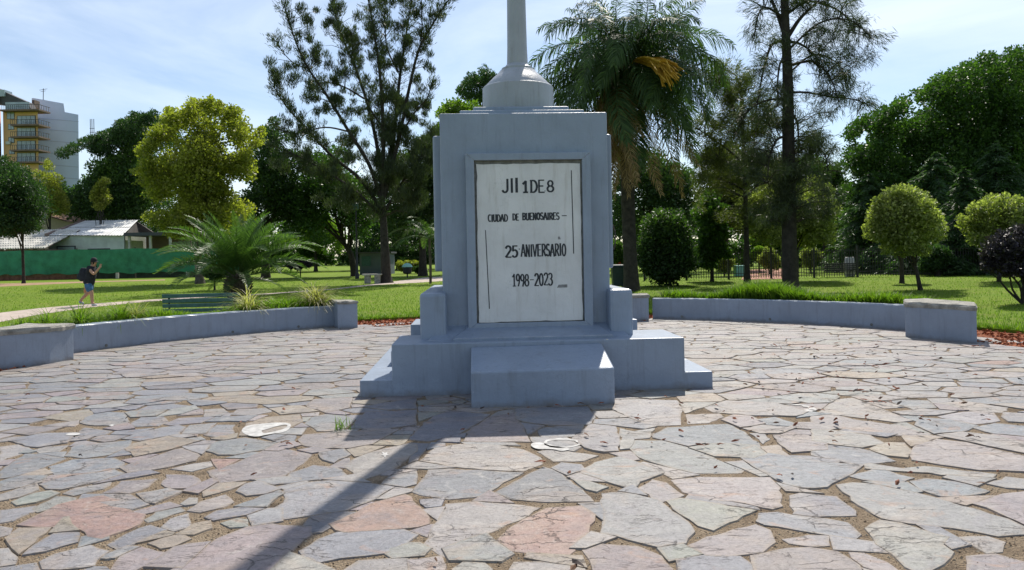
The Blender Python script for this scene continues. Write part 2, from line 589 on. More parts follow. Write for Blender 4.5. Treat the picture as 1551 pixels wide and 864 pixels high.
q_ = [ground(*p, z=0.056) for p in ((-120, 440), (150, 427.5), (250, 425), (250, 423.5), (-120, 433))]
pb.add(q_, [(0, 1, 2, 3, 4)])
tag(pb.build("bare_earth", basic("bare_earth", (0.30, 0.19, 0.11), 0.95, 0.3, 1.5, 0.4)), kind="structure")

# ------------------------------------------------------------------ crazy paving: slate slabs, each with its own outline
def stone_material():
    m, nd, ln, b = nodes_of("slate_slab")
    t = N(nd, "ShaderNodeTexCoord")
    geo = N(nd, "ShaderNodeNewGeometry")
    a = N(nd, "ShaderNodeAttribute", attribute_name="colour")
    n1 = N(nd, "ShaderNodeTexNoise", Scale=3.2, Detail=7.0, Roughness=0.62, Distortion=0.5)
    n2 = N(nd, "ShaderNodeTexNoise", Scale=38.0, Detail=6.0, Roughness=0.75)
    n3 = N(nd, "ShaderNodeTexNoise", Scale=1.7, Detail=5.0, Roughness=0.6, Distortion=0.8)
    mpg = N(nd, "ShaderNodeMapping")
    mpg.inputs["Scale"].default_value = (2.2, 5.5, 2.0)
    mpg.inputs["Rotation"].default_value = (0, 0, 0.25)
    ln.new(geo.outputs["Position"], mpg.inputs["Vector"])
    n4 = N(nd, "ShaderNodeTexNoise", Scale=1.6, Detail=6.0, Roughness=0.6, Distortion=1.2)
    ln.new(mpg.outputs[0], n4.inputs["Vector"])
    for n in (n1, n2, n3): ln.new(geo.outputs["Position"], n.inputs["Vector"])
    v = ramp(nd, ln, n1.outputs["Fac"], [(0.25, (0.66, 0.66, 0.68)), (0.5, (1.0, 1.0, 1.0)), (0.78, (1.22, 1.17, 1.12))])
    col = mixc(nd, ln, 1.0, a.outputs["Color"], v, 'MULTIPLY')
    warm = ramp(nd, ln, n3.outputs["Fac"], [(0.50, 0.0), (0.72, 0.5)])
    col = mixc(nd, ln, warm, col, (0.36, 0.27, 0.20))
    # rust and violet-grey blotches of the slate itself
    n6 = N(nd, "ShaderNodeTexNoise", Scale=2.6, Detail=6.0, Roughness=0.6, Distortion=1.4)
    n7 = N(nd, "ShaderNodeTexNoise", Scale=4.3, Detail=7.0, Roughness=0.65, Distortion=0.9)
    off = N(nd, "ShaderNodeVectorMath", operation='ADD')
    off.inputs[1].default_value = (13.7, 5.1, 2.9)
    ln.new(geo.outputs["Position"], off.inputs[0])
    ln.new(geo.outputs["Position"], n6.inputs["Vector"])
    ln.new(off.outputs[0], n7.inputs["Vector"])
    rust = ramp(nd, ln, n6.outputs["Fac"], [(0.60, 0.0), (0.70, 0.55)])
    col = mixc(nd, ln, rust, col, (0.33, 0.185, 0.115))
    viol = ramp(nd, ln, n7.outputs["Fac"], [(0.50, 0.0), (0.70, 0.5)])
    col = mixc(nd, ln, viol, col, (0.20, 0.185, 0.205))
    pale = ramp(nd, ln, n7.outputs["Fac"], [(0.30, 0.5), (0.44, 0.0)])
    col = mixc(nd, ln, pale, col, (0.40, 0.375, 0.35))
    g = ramp(nd, ln, n2.outputs["Fac"], [(0.3, (0.70, 0.70, 0.70)), (0.65, (1.10, 1.10, 1.10))])
    col = mixc(nd, ln, 1.0, col, g, 'MULTIPLY')
    # thin cleft lines: the narrow band where stretched noise crosses its middle value
    s1 = N(nd, "ShaderNodeMath", operation='SUBTRACT')
    s1.inputs[1].default_value = 0.5
    ln.new(n4.outputs["Fac"], s1.inputs[0])
    ab = N(nd, "ShaderNodeMath", operation='ABSOLUTE')
    ln.new(s1.outputs[0], ab.inputs[0])
    crack = ramp(nd, ln, ab.outputs[0], [(0.0, 1.0), (0.007, 0.8), (0.016, 0.0)])
    msk = ramp(nd, ln, n1.outputs["Fac"], [(0.52, 0.0), (0.66, 0.55)])
    cr = mixc(nd, ln, 1.0, crack, msk, 'MULTIPLY')
    # broken bedding edges: a few long ragged lines across a slab
    vo = N(nd, "ShaderNodeTexVoronoi", Scale=1.0)
    vo.feature = 'DISTANCE_TO_EDGE'
    wa = N(nd, "ShaderNodeVectorMath", operation='MULTIPLY_ADD')
    wa.inputs[1].default_value = (1.1, 1.1, 1.1)
    ln.new(n1.outputs["Color"], wa.inputs[0])
    ln.new(mpg.outputs[0], wa.inputs[2])
    ln.new(wa.outputs[0], vo.inputs["Vector"])
    cr2 = ramp(nd, ln, vo.outputs["Distance"], [(0.0, 1.0), (0.010, 0.8), (0.022, 0.0)])
    cm2 = ramp(nd, ln, n3.outputs["Fac"], [(0.50, 0.0), (0.58, 0.75)])
    cr2 = mixc(nd, ln, 1.0, cr2, cm2, 'MULTIPLY')
    cr = mixc(nd, ln, 1.0, cr, cr2, 'LIGHTEN')
    col = mixc(nd, ln, cr, col, (0.07, 0.06, 0.055))
    rim = N(nd, "ShaderNodeAttribute", attribute_name="rim")
    rn = ramp(nd, ln, n2.outputs["Fac"], [(0.40, 0.1), (0.60, 0.9)])
    col = mixc(nd, ln, mixc(nd, ln, 1.0, rim.outputs["Fac"], rn, 'MULTIPLY'), col, (0.235, 0.185, 0.135))
    ln.new(col, b.inputs["Base Color"])
    rr = ramp(nd, ln, n1.outputs["Fac"], [(0.3, 0.48), (0.7, 0.72)])
    ln.new(rr, b.inputs["Roughness"])
    b.inputs["Specular IOR Level"].default_value = 0.4
    # layered relief
    st = N(nd, "ShaderNodeMath", operation='SNAP')
    st.inputs[1].default_value = 0.085
    ln.new(n4.outputs["Fac"], st.inputs[0])
    h = N(nd, "ShaderNodeMath", operation='MULTIPLY_ADD')
    h.inputs[1].default_value = 0.10
    ln.new(n2.outputs["Fac"], h.inputs[0])
    ln.new(st.outputs[0], h.inputs[2])
    h2 = N(nd, "ShaderNodeMath", operation='MULTIPLY_ADD')
    h2.inputs[1].default_value = 0.5
    ln.new(n1.outputs["Fac"], h2.inputs[0])
    ln.new(h.outputs[0], h2.inputs[2])
    h3 = N(nd, "ShaderNodeMath", operation='MULTIPLY_ADD')
    h3.inputs[1].default_value = -0.35
    ln.new(cr, h3.inputs[0])
    ln.new(h2.outputs[0], h3.inputs[2])
    bump(nd, ln, h3.outputs[0], b, 0.75, 0.05)
    return m


SLATE = stone_material()
HUE0 = dict(g=(.245, .265, .305), l=(.36, .36, .365), p=(.335, .275, .285), w=(.415, .375, .358), r=(.42, .22, .165), o=(.41, .33, .235), d=(.195, .205, .25), s=(.335, .345, .31))
HUE = {k: tuple(0.70 * (0.66 * x + 0.34 * y) for x, y in zip(c, (.335, .318, .308))) for k, c in HUE0.items()}
# outlines read off the photograph in five tiles of it (tile offset; 3.272 tile units per pixel), laid out on the ground
TILES = dict(A=0, B=310, C=620, D=930, E=1231)
TRACED = """
A r 90,645 185,600 290,545 420,512 510,500 590,520 600,555 660,580 720,590 690,640 560,690 500,712 430,700 400,665 330,650 200,655
A o 215,112 300,90 440,70 457,95 400,120 350,127
A g 50,225 200,190 380,185 330,235 190,257 130,250
A o 630,265 660,240 830,205 985,230 800,280 670,305
A p 595,360 700,325 900,262 990,300 960,325 830,355 640,383
A g 0,380 60,335 130,290 200,290 320,312 180,370 60,405 0,412
A g 240,355 360,320 560,310 610,335 590,360 400,395 280,392
A g 210,440 300,415 560,372 605,390 500,425 310,465 240,462
A g 330,300 370,250 650,222 640,255 540,295 420,312
A w 170,270 230,255 330,250 290,278 200,283
A w 0,255 90,245 140,260 100,290 40,310 0,330
A g 0,430 100,400 230,400 200,430 100,455 0,475
A l 320,485 380,460 545,432 500,465 370,495
A p 510,485 560,460 600,425 775,415 730,455 640,485
A l 675,490 830,465 895,480 770,538 730,530
A s 60,530 170,490 250,475 285,490 180,530 90,545
A s 170,560 280,500 370,510 330,545 190,578
A l 0,570 170,550 175,575 60,620 0,632
A w 0,495 90,465 180,440 185,470 90,505 0,525
A o 35,715 90,665 250,660 220,690 140,760 90,790 60,760
A g 120,795 200,735 260,690 390,680 370,730 230,770
A l 210,825 270,790 440,745 535,775 460,845 380,860 220,862
A g 535,740 620,690 740,645 820,670 720,710 590,765
A l 720,615 780,580 890,558 910,575 800,610 740,628
A l 805,655 850,615 935,592 945,650 860,672
A o 740,735 830,705 900,690 935,715 860,750 800,760
A o 875,690 960,640 1040,625 1047,660 960,690
A p 560,864 590,805 700,755 830,785 790,825 700,850 650,880 600,895
A w 0,765 40,765 80,805 70,840 0,850
A g 400,135 440,95 540,80 610,85 645,130 560,150 470,150
A g 610,215 720,180 880,150 920,160 880,195 700,225
A l 780,105 850,70 960,50 985,65 900,90
A g 650,135 700,110 810,105 830,130 780,150 670,155
A w 0,650 60,660 50,685 0,700
A p 810,440 830,395 960,400 1000,430 930,460 850,460
A w 940,570 1000,530 1114,497 1154,530 1100,555 1000,580
A w 850,365 960,340 1040,330 1050,350 950,375
A w 905,540 940,515 975,515 970,540 920,548
B p 20,375 150,340 290,275 380,260 530,295 480,340 370,405 200,420 80,432
B l 235,605 320,575 400,530 400,470 520,432 620,425 800,440 935,460 840,515 700,570 520,595 400,612
B p -10,780 60,715 220,655 330,640 525,655 510,700 390,800 350,864 250,900 0,930 -150,940 -165,870
B g 480,775 560,720 660,685 850,672 980,668 1045,695 940,775 800,795 680,805 570,830 500,800
B r 630,640 760,585 850,535 990,495 1047,545 1115,605 1100,640 1047,655 900,668 700,682 660,670
B w 690,350 760,310 840,280 1010,240 1045,250 1047,280 960,345 870,390 800,412 745,405 740,380
B p 465,225 490,195 630,185 960,172 900,205 830,245 720,262 590,262 490,245
B d 770,115 800,85 1047,75 1047,150 900,165 720,165
B g 505,140 530,110 600,92 690,100 740,120 700,160 640,175 560,175
B o 175,200 210,140 290,110 470,92 480,130 400,170 280,200
B g 10,275 60,230 200,210 360,235 300,265 150,295 70,295
B l 155,480 200,445 260,428 375,465 300,490 210,498
B g 360,440 430,385 540,350 650,360 700,395 650,425 560,415 430,435
B g 150,555 250,520 370,475 390,490 310,555
B g 10,605 60,575 200,555 290,565 200,595 50,620
B s 90,635 160,612 205,620 215,650 130,655
B g 570,285 690,270 720,295 640,335 590,320
B g 0,195 60,145 150,145 140,190 60,205
B g 285,210 350,195 450,200 440,230 360,232
B o -10,480 60,440 200,435 120,470 0,503
B p 505,55 540,20 730,10 720,60 600,85
B w 140,95 160,70 300,62 330,80 230,98
B g 10,130 60,108 260,100 200,130
B w 0,72 90,68 110,85 80,103 0,106
B d 880,440 920,400 1047,375 1047,440 990,455
B d 790,60 880,40 1047,15 1047,65 900,72
B w 700,864 770,820 950,815 1047,815 1100,850 1100,900 700,900
C w 60,325 130,265 250,245 450,250 560,270 640,310 655,340 560,375 420,368 230,355
C g 20,475 70,415 100,370 200,365 560,385 500,415 420,455 350,500 200,512 60,492
C d 435,480 520,430 660,355 710,365 800,425 915,525 700,527 500,515
C w 75,735 130,650 185,545 330,530 560,545 645,560 580,600 470,640 380,690 260,795 200,805
C r 440,715 480,680 570,620 680,565 850,555 910,600 880,680 840,710 790,790 600,780 510,770
C l 810,215 850,190 900,140 1025,155 1035,200 1035,280 960,282 870,262
C g 640,175 670,160 860,150 840,200 800,205 660,205
C d 0,215 50,160 120,105 200,75 400,95 350,130 240,195 100,225
C p 270,230 300,175 400,110 520,90 560,160 595,230 400,232
C g 530,120 525,70 700,60 880,55 920,110 880,145 740,150 650,145 550,130
C w 640,280 700,265 860,290 930,300 860,325 720,328
C g 710,360 760,335 850,345 860,370 780,395
C l 850,385 920,335 1060,298 1150,345 1264,385 1140,430 1110,462 1010,440 930,410
C s 830,425 900,430 985,455 930,480 880,465
C l 955,490 1050,485 1230,520 1330,600 1400,655 1360,735 1230,752 1080,715 960,680 965,600
C p 870,770 960,740 1130,755 1240,800 1290,864 1290,900 920,900 900,820
C w 0,820 160,800 175,850 170,900 0,900
C s 230,864 270,832 370,835 400,864 400,900 230,900
C w 510,864 530,830 650,828 860,862 870,900 510,900
C g 60,520 170,515 150,550 90,555
C d 140,230 180,205 250,210 245,235
C d 0,235 100,240 60,290 40,320 0,335
D l 0,70 10,25 110,20 310,25 330,60 330,145 200,150 80,110
D g 185,200 270,160 420,150 560,140 640,180 720,245 710,275 560,260 400,225 250,215
D l 85,265 110,225 240,225 360,255 480,305 640,365 620,382 500,385 400,385 250,350 130,310
D w 290,420 430,405 770,408 815,460 825,550 780,565 640,535 450,510 350,480
D s 260,530 330,512 450,530 700,572 600,620 490,670 420,645 330,590
D p 370,745 470,705 600,670 700,645 775,670 785,730 730,780 560,800 450,790
D g 710,630 725,590 820,585 1047,615 1150,635 1205,690 1190,712 1047,690 900,665 760,645
D g 890,590 880,500 920,485 1100,500 1185,570 1190,595 1000,600
D g 630,310 700,280 850,300 1047,335 1235,345 1180,390 1050,455 950,465 850,440 750,385
D w 130,460 200,420 260,435 340,495 300,515 240,525 190,510
D w 840,715 960,695 1060,700 1060,745 980,748 880,735
D p 690,800 800,775 970,765 1100,785 1200,850 1240,900 700,900
D g 330,820 450,800 620,805 680,845 690,900 330,900
D p 790,200 960,200 1047,230 1047,270 880,285 830,250
D w 450,60 560,25 800,40 960,85 900,105 700,100 500,85
D w 370,140 360,95 520,92 540,110 470,135
D w 640,165 740,150 900,165 830,190 730,190
D o 730,255 810,245 860,295 770,292
D w 680,190 740,185 765,215 735,240
D l 40,220 25,165 100,180 200,165 170,210
D g 720,120 800,110 900,140 870,152 760,145
E l 120,450 200,438 330,450 560,500 800,570 960,615 1050,655 1060,690 900,695 690,660 500,640 350,610 230,550
E s 270,665 330,622 440,640 600,690 670,710 640,745 690,780 650,840 580,864 520,880 460,850 400,790 330,740
E w 485,295 520,250 620,222 760,240 1060,310 1060,380 820,370 640,345 500,320
E p 800,540 940,490 1060,480 1060,650 960,605 870,560
E g 490,430 560,415 700,430 870,475 760,500 640,505 540,470
E s 870,440 960,410 1060,420 1060,465 960,460
E w 30,85 120,20 200,12 300,50 490,125 420,135 200,105
E w 0,105 100,95 200,120 430,150 590,200 480,200 300,195 150,165 0,150
E w 0,170 140,180 280,200 350,240 240,260 100,245 0,230
E o 280,270 360,235 450,235 475,270 465,310 370,300
E g 0,270 230,265 330,285 400,325 230,345 100,320 0,300
E g 190,400 300,370 370,375 490,410 440,430 300,425
E g 510,150 540,110 680,120 820,150 740,180 600,190
E g 800,160 900,140 1060,155 1060,205 900,190
E w 620,200 740,185 900,200 1060,240 1060,290 860,250
E l 450,365 560,355 720,375 900,395 880,410 640,395
E w 730,705 870,705 950,730 940,775 860,780
E p 770,800 900,785 1060,830 1060,900 770,900
E w 180,780 260,785 360,830 420,870 420,900 260,850
E w 620,40 760,30 960,60 940,85 780,75
E g 380,30 450,20 570,25 610,60 500,70
"""


def poly_area(P):
    return 0.5 * sum(P[i][0] * P[(i + 1) % len(P)][1] - P[(i + 1) % len(P)][0] * P[i][1] for i in range(len(P)))


def clip(P, a, b, c):
    """keep the part of polygon P where a*x + b*y <= c"""
    out = []
    n = len(P)
    for i in range(n):
        p, q = P[i], P[(i + 1) % n]
        dp, dq = a * p[0] + b * p[1] - c, a * q[0] + b * q[1] - c
        if dp <= 0: out.append(p)
        if (dp < 0 < dq) or (dq < 0 < dp):
            t = dp / (dp - dq)
            out.append((p[0] + (q[0] - p[0]) * t, p[1] + (q[1] - p[1]) * t))
    return out


def edge_lines(P):
    out = []
    for i in range(len(P)):
        p, q = P[i], P[(i + 1) % len(P)]
        ex, ey = q[0] - p[0], q[1] - p[1]
        l = math.hypot(ex, ey)
        if l < 1e-6: continue
        nx, ny = ey / l, -ex / l                    # outward for a counter-clockwise polygon
        out.append((nx, ny, nx * p[0] + ny * p[1]))
    return out


def inside(P, x, y):
    r = False
    for i in range(len(P)):
        (x1, y1), (x2, y2) = P[i], P[i - 1]
        if (y1 > y) != (y2 > y) and x < (x2 - x1) * (y - y1) / (y2 - y1) + x1: r = not r
    return r


rs_ = random.Random(11)
slabs = []                          # (outline, colour)
traced = []
for line in TRACED.strip().splitlines():
    w = line.split()
    pts = [tuple(map(float, q.split(","))) for q in w[2:]]
    P = []
    for x, y in pts:
        g = ground(TILES[w[0]] + x / 3.272, 600 + y / 3.272)
        P.append((g.x, g.y))
    if poly_area(P) < 0: P.reverse()
    traced.append(P)
    slabs.append((P, HUE[w[1]], True))

MON = (0.25, 8.6)
seeds = []
cellgrid = {}
tries = 0
AN = 0.62                           # slabs are laid longer across the view
lines_of = [edge_lines(P) for P in traced]
boxes_of = [(min(p[0] for p in P) - .02, max(p[0] for p in P) + .02, min(p[1] for p in P) - .02, max(p[1] for p in P) + .02) for P in traced]
while tries < 44000:
    tries += 1
    fill = tries > 26000            # last, small pieces for the gaps that are left in front
    r = R_WALL * math.sqrt(rs_.random())
    a = rs_.random() * 2 * math.pi
    x, y = PC.x + r * math.cos(a), PC.y + r * math.sin(a)
    lim = R_WALL - 0.1 if wall_sector(x, y) else R_PAVE - 0.12
    if r > lim: continue
    lx, ly = x - MON[0], y - MON[1]
    if -1.5 < lx < 1.7 and 0.35 < ly < 3.2: continue
    rad = rs_.choice((0.22, 0.27, 0.31, 0.36, 0.42)) if y < 12 else rs_.choice((0.26, 0.31, 0.36))
    if fill:
        if y > 8.5 or x > -0.2: continue
        rad = rs_.uniform(.09, .16)
    X, Yq = x * AN, y
    ok = True
    gi, gj = int(X / .45), int(Yq / .45)
    for i in range(gi - 2, gi + 3):
        for j in range(gj - 2, gj + 3):
            for (sx, sy, sr) in cellgrid.get((i, j), ()):
                if math.hypot(sx - X, sy - Yq) < 0.5 * (sr + rad): ok = False; break
            if not ok: break
        if not ok: break
    if not ok: continue
    for P, bx, ls in zip(traced, boxes_of, lines_of):
        if bx[0] - .2 < x < bx[1] + .2 and bx[2] - .2 < y < bx[3] + .2:
            if inside(P, x, y): ok = False; break
            if max(n0 * x + n1 * y - c for n0, n1, c in ls) < (0.03 if fill else 0.05): ok = False; break
    if not ok: continue
    cellgrid.setdefault((gi, gj), []).append((X, Yq, rad))
    seeds.append((x, y, rad))

for k, (x, y, rad) in enumerate(seeds):
    ext = 1.3
    P = [(x - ext, y - ext), (x + ext, y - ext), (x + ext, y + ext), (x - ext, y + ext)]
    X = x * AN
    near = sorted(((sx * AN - X) ** 2 + (sy - y) ** 2, sx, sy, sr) for sx, sy, sr in seeds if abs(sx - x) < 2.2 and abs(sy - y) < 1.6)[1:18]
    for d2, sx, sy, sr in near:
        # bisector in the stretched metric, shifted by the two sizes
        ax, ay = (sx - x) * AN * AN, (sy - y)
        w = 0.5 + 0.5 * (rad - sr) / (rad + sr) * 0.7
        mx_, my_ = x + (sx - x) * w, y + (sy - y) * w
        P = clip(P, ax, ay, ax * mx_ + ay * my_)
        if len(P) < 3: break
    if len(P) < 3: continue
    for Q, bx, ls in zip(traced, boxes_of, lines_of):
        if bx[1] < x - ext or bx[0] > x + ext or bx[3] < y - ext or bx[2] > y + ext: continue
        if not any(inside(Q, *p) for p in P) and not any(inside(P, *q) for q in Q): continue
        s, n0, n1, c = max((n0 * x + n1 * y - c, n0, n1, c) for n0, n1, c in ls)
        P = clip(P, -n0, -n1, -c)
        if len(P) < 3: break
    if len(P) < 3: continue
    rl = (R_WALL + 0.03) if wall_sector(x, y) else R_PAVE
    a0 = math.atan2(y - PC.y, x - PC.x)
    for da in (-0.08, 0, 0.08):
        P = clip(P, math.cos(a0 + da), math.sin(a0 + da), math.cos(a0 + da) * PC.x + math.sin(a0 + da) * PC.y + rl)
    if len(P) < 3 or abs(poly_area(P)) < 0.004: continue
    left = x < -1
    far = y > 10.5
    hue = rs_.choices("glpwrods", (26, 18, 16, 20, 1, 7, 6, 10) if left else (18, 20, 16, 36, 1, 6, 3, 10))[0]
    c = HUE[hue]
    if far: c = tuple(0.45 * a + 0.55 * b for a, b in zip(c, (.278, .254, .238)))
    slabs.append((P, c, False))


def slab_mesh(P, c, joint, detail, z0, h, traced_=False):
    """a slab: rough-edged top with a worn lip falling to the bed"""
    P = list(P)
    cx, cy = sum(p[0] for p in P) / len(P), sum(p[1] for p in P) / len(P)
    if traced_:                   # a traced outline: only draw it in a little towards its middle
        P = [(cx + (x - cx) * (1 + joint / max(.05, math.hypot(x - cx, y - cy))), cy + (y - cy) * (1 + joint / max(.05, math.hypot(x - cx, y - cy)))) for x, y in P]
    elif joint:                     # shrink by a joint's width
        for n0, n1, cc in edge_lines(P):
            P = clip(P, n0, n1, cc - joint * rs_.uniform(0.5, 1.5))
            if len(P) < 3: return None
    out = []
    for i in range(len(P)):
        p, q = P[i], P[(i + 1) % len(P)]
        l = math.hypot(q[0] - p[0], q[1] - p[1])
        if l < 0.012: continue
        m = max(1, min(5 if detail else 3, int(l / (0.075 if detail else 0.16))))
        nx, ny = (q[1] - p[1]) / l, -(q[0] - p[0]) / l
        for k in range(m):
            t = (k + (rs_.uniform(-.2, .2) if k else 0)) / m
            j = rs_.gauss(0, min(0.007, l * 0.04)) if k else rs_.gauss(0, 0.005)
            if k == 0 and not detail: t = 0.06      # knock the corner off
            out.append((p[0] + (q[0] - p[0]) * t + nx * j, p[1] + (q[1] - p[1]) * t + ny * j))
    n = len(out)
    if n < 3: return None
    tx, ty = rs_.gauss(0, 0.005), rs_.gauss(0, 0.005)
    lip = 0.006
    vs = []
    for x, y in out:
        dx, dy = cx - x, cy - y
        l = max(1e-6, math.hypot(dx, dy))
        e = min(lip * rs_.uniform(0.5, 1.6), l * 0.3)
        vs.append((x + dx / l * e, y + dy / l * e, z0 + h + tx * (x - cx) + ty * (y - cy)))
    vs += [(x, y, z0 - 0.004) for x, y in out]
    if detail is None:
        return vs, [tuple(range(n))] + [(n + i, n + (i + 1) % n, (i + 1) % n, i) for i in range(n)]
    inner = []
    for (x, y, z) in vs[:n]:
        dx, dy = cx - x, cy - y
        l = max(1e-6, math.hypot(dx, dy))
        e = min(rs_.uniform(.012, .045), l * .4)
        inner.append((x + dx / l * e, y + dy / l * e, z0 + h + .001 + tx * (x + dx / l * e - cx) + ty * (y + dy / l * e - cy)))
    vs += inner
    fs = [tuple(range(2 * n, 3 * n))] + [(2 * n + i, i, (i + 1) % n, 2 * n + (i + 1) % n) for i in range(n)] + [(n + i, n + (i + 1) % n, (i + 1) % n, i) for i in range(n)]
    return vs, fs


def colour_attr(me, cols):
    a = me.attributes.new("colour", 'FLOAT_COLOR', 'FACE')
    flat = []
    for c in cols: flat += [c[0], c[1], c[2], 1.0]
    a.data.foreach_set("color", flat)


def rim_attr(me):
    """1 along the worn rim where soil gathers, 0 on the middle of the slab"""
    n = len(me.vertices) // 3
    r = me.attributes.new("rim", 'FLOAT', 'POINT')
    r.data.foreach_set("value", [1.0] * (2 * n) + [0.0] * n)


built = []
for P, c, tr in slabs:
    v = rs_.uniform(0.9, 1.1)
    c = tuple(x * v * rs_.uniform(0.97, 1.03) for x in c)
    detail = tr
    sm = slab_mesh(P, c, 0.019 if tr else rs_.uniform(0.003, 0.012), detail, 0.0, rs_.uniform(0.004, 0.012), tr)
    if not sm: continue
    cx, cy = sum(p[0] for p in P) / len(P), sum(p[1] for p in P) / len(P)
    if cy < 2.2: size = 0
    else:
        px, py = project((cx, cy, 0))
        size = abs(poly_area(P)) / cy ** 3 * (1 if -60 < px < 1611 and py < 890 else 0.0)
    hidden = abs(cx - 0.2) < 1.6 and 10 < cy < 13
    built.append((0 if hidden else size, sm, c))
built.sort(key=lambda t: -t[0])
rest_v, rest_f, rest_c = [], [], []
for k, (size, (vs, fs), c) in enumerate(built):
    if k < 300:
        me = bpy.data.meshes.new("paving_stone")
        me.from_pydata(vs, [], fs)
        colour_attr(me, [c] * len(fs))
        rim_attr(me)
        link_mesh("paving_stone", me, SLATE, paving)
    else:
        o = len(rest_v)
        rest_v += vs
        rest_f += [tuple(i + o for i in f) for f in fs]
        rest_c += [c] * len(fs)
me = bpy.data.meshes.new("small_paving_stones")
me.from_pydata(rest_v, [], rest_f)
colour_attr(me, rest_c)
tag(link_mesh("small_paving_stones", me, SLATE, paving), kind="stuff")
print("slabs", len(built), "seeds", len(seeds))


# grit and crumbs in the joints of the nearer paving
rg_ = np.random.default_rng(77)
n = 26000
Yg = 2.6 + 7.0 * rg_.random(n) ** 1.3
X = (rg_.random(n) * 2 - 1) * (Yg * .78)
ok = np.hypot(X - PC.x, Yg - PC.y) < R_WALL
X, Yg = X[ok], Yg[ok]
m = len(X)
s_ = (.004 + .007 * rg_.random(m) ** 2)[:, None]
c = np.stack([X, Yg, np.full(m, .0005)], 1)
a = rg_.random(m) * 6.28
A_ = np.stack([np.cos(a), np.sin(a), np.zeros(m)], 1) * s_
B_ = np.stack([np.cos(a + 2.2), np.sin(a + 2.2), np.zeros(m)], 1) * s_
C_ = np.stack([np.cos(a + 4.1), np.sin(a + 4.1), np.zeros(m)], 1) * s_
T_ = np.array([0, 0, 1.0]) * s_ * .8
V = np.concatenate([np.stack([c + A_, c + B_, c + T_], 1), np.stack([c + B_, c + C_, c + T_], 1), np.stack([c + C_, c + A_, c + T_], 1)])
GRIT = leaf_mat("joint_grit", (.07, .05, .035), (.28, .21, .14), (.46, .38, .28), 0.0, .95, .1)
tag(mesh_np("joint_gravel", V, 3, GRIT, None, np.tile(rg_.random(m), 3)), kind="stuff")

# ------------------------------------------------------------------ the monument
PHI = 0.05
mon = empty("flagpole_monument", (MON[0], MON[1], 0), PHI)
tag(mon, "blue grey stepped monument with white lettered plaque and a flagpole on top", "monument")


def part(name, boxes, mat=PAINT, bevel=0.012, parent=None):
    mb = MB()
    for b in boxes: mb.box(*b)
    return mb.build(name, mat, parent or mon, bevel=bevel)


for y0_, y1_ in ((0.0, .98), (2.52, 3.5)):
    MB().slab_y([(-2.03, -.03), (2.09, -.03), (2.09, .20), (1.76, .20), (1.76, .605), (-1.66, .605), (-1.66, .20), (-2.03, .20)], y0_, y1_).build("stepped_base", PAINT, mon, bevel=.012)
part("lower_step", [((-2.03, 0.981, -0.03), (2.09, 2.519, 0.20))])
part("inner_step", [((-1.45, 0.978, 0.197), (1.55, 2.522, 0.45))])
mb = MB()
mb.hexa([(-.746, -.78, -.03), (.78, -.78, -.03), (.78, -.004, -.03), (-.746, -.004, -.03)], [(-.746, -.78, .385), (.78, -.78, .395), (.78, -.004, .565), (-.746, -.004, .555)])
mb.build("front_step", PAINT, mon, bevel=.02)
part("side_step", [((-1.80, 1.15, 0.196), (-1.448, 2.35, 0.39))])
part("side_step", [((1.548, 1.15, 0.196), (1.90, 2.35, 0.39))])

BX0, BX1, BY0, BY1 = -1.09, 1.01, 0.66, 2.76
bcx, bcy = (BX0 + BX1) / 2, (BY0 + BY1) / 2
part("pedestal", [((BX0, BY0, 0.40), (BX1, BY1, 3.39))], bevel=0.014)
# sloping skirt round the pedestal foot
mb = MB()
mb.hexa([(BX0 - .17, 0.30, .603), (BX1 + .17, 0.30, .603), (BX1 + .17, 3.1, .603), (BX0 - .17, 3.1, .603)],
        [(BX0 - .004, BY0 - .01, .745), (BX1 + .004, BY0 - .01, .745), (BX1 + .004, BY1 + .01, .745), (BX0 - .004, BY1 + .01, .745)])
mb.build("foot_skirt", PAINT, mon, bevel=0.008)
FX0, FX1 = -0.776, 0.772
mb = MB()
mb.box((FX0 - .18, .17, .600), (FX1 + .18, .70, .636))
mb.build("sill_plate", PAINT, mon, bevel=.006)
mb = MB()
mb.hexa([(FX0 - .172, 0.178, .6355), (FX1 + .172, 0.178, .6355), (FX1 + .172, .70, .6355), (FX0 - .172, .70, .6355)],
        [(FX0 - .02, .50, .715), (FX1 + .02, .50, .715), (FX1 + .02, .70, .765), (FX0 - .02, .70, .765)])
mb.build("sill", PAINT, mon, bevel=0.008)
# buttresses at both sides
for sx in (-1, 1):
    x0, x1 = (BX0 - 0.27, BX0 + 0.05) if sx < 0 else (BX1 - 0.05, BX1 + 0.24)
    part("buttress", [((x0, 0.42, 0.40), (x1, 3.0, 1.17))], bevel=0.045)
    x0, x1 = (BX0 - 0.105, BX0 + 0.03) if sx < 0 else (BX1 - 0.03, BX1 + 0.105)
    part("side_panel", [((x0, BY0 + .28, 1.42), (x1, BY1 - .28, 3.16))], bevel=0.025)
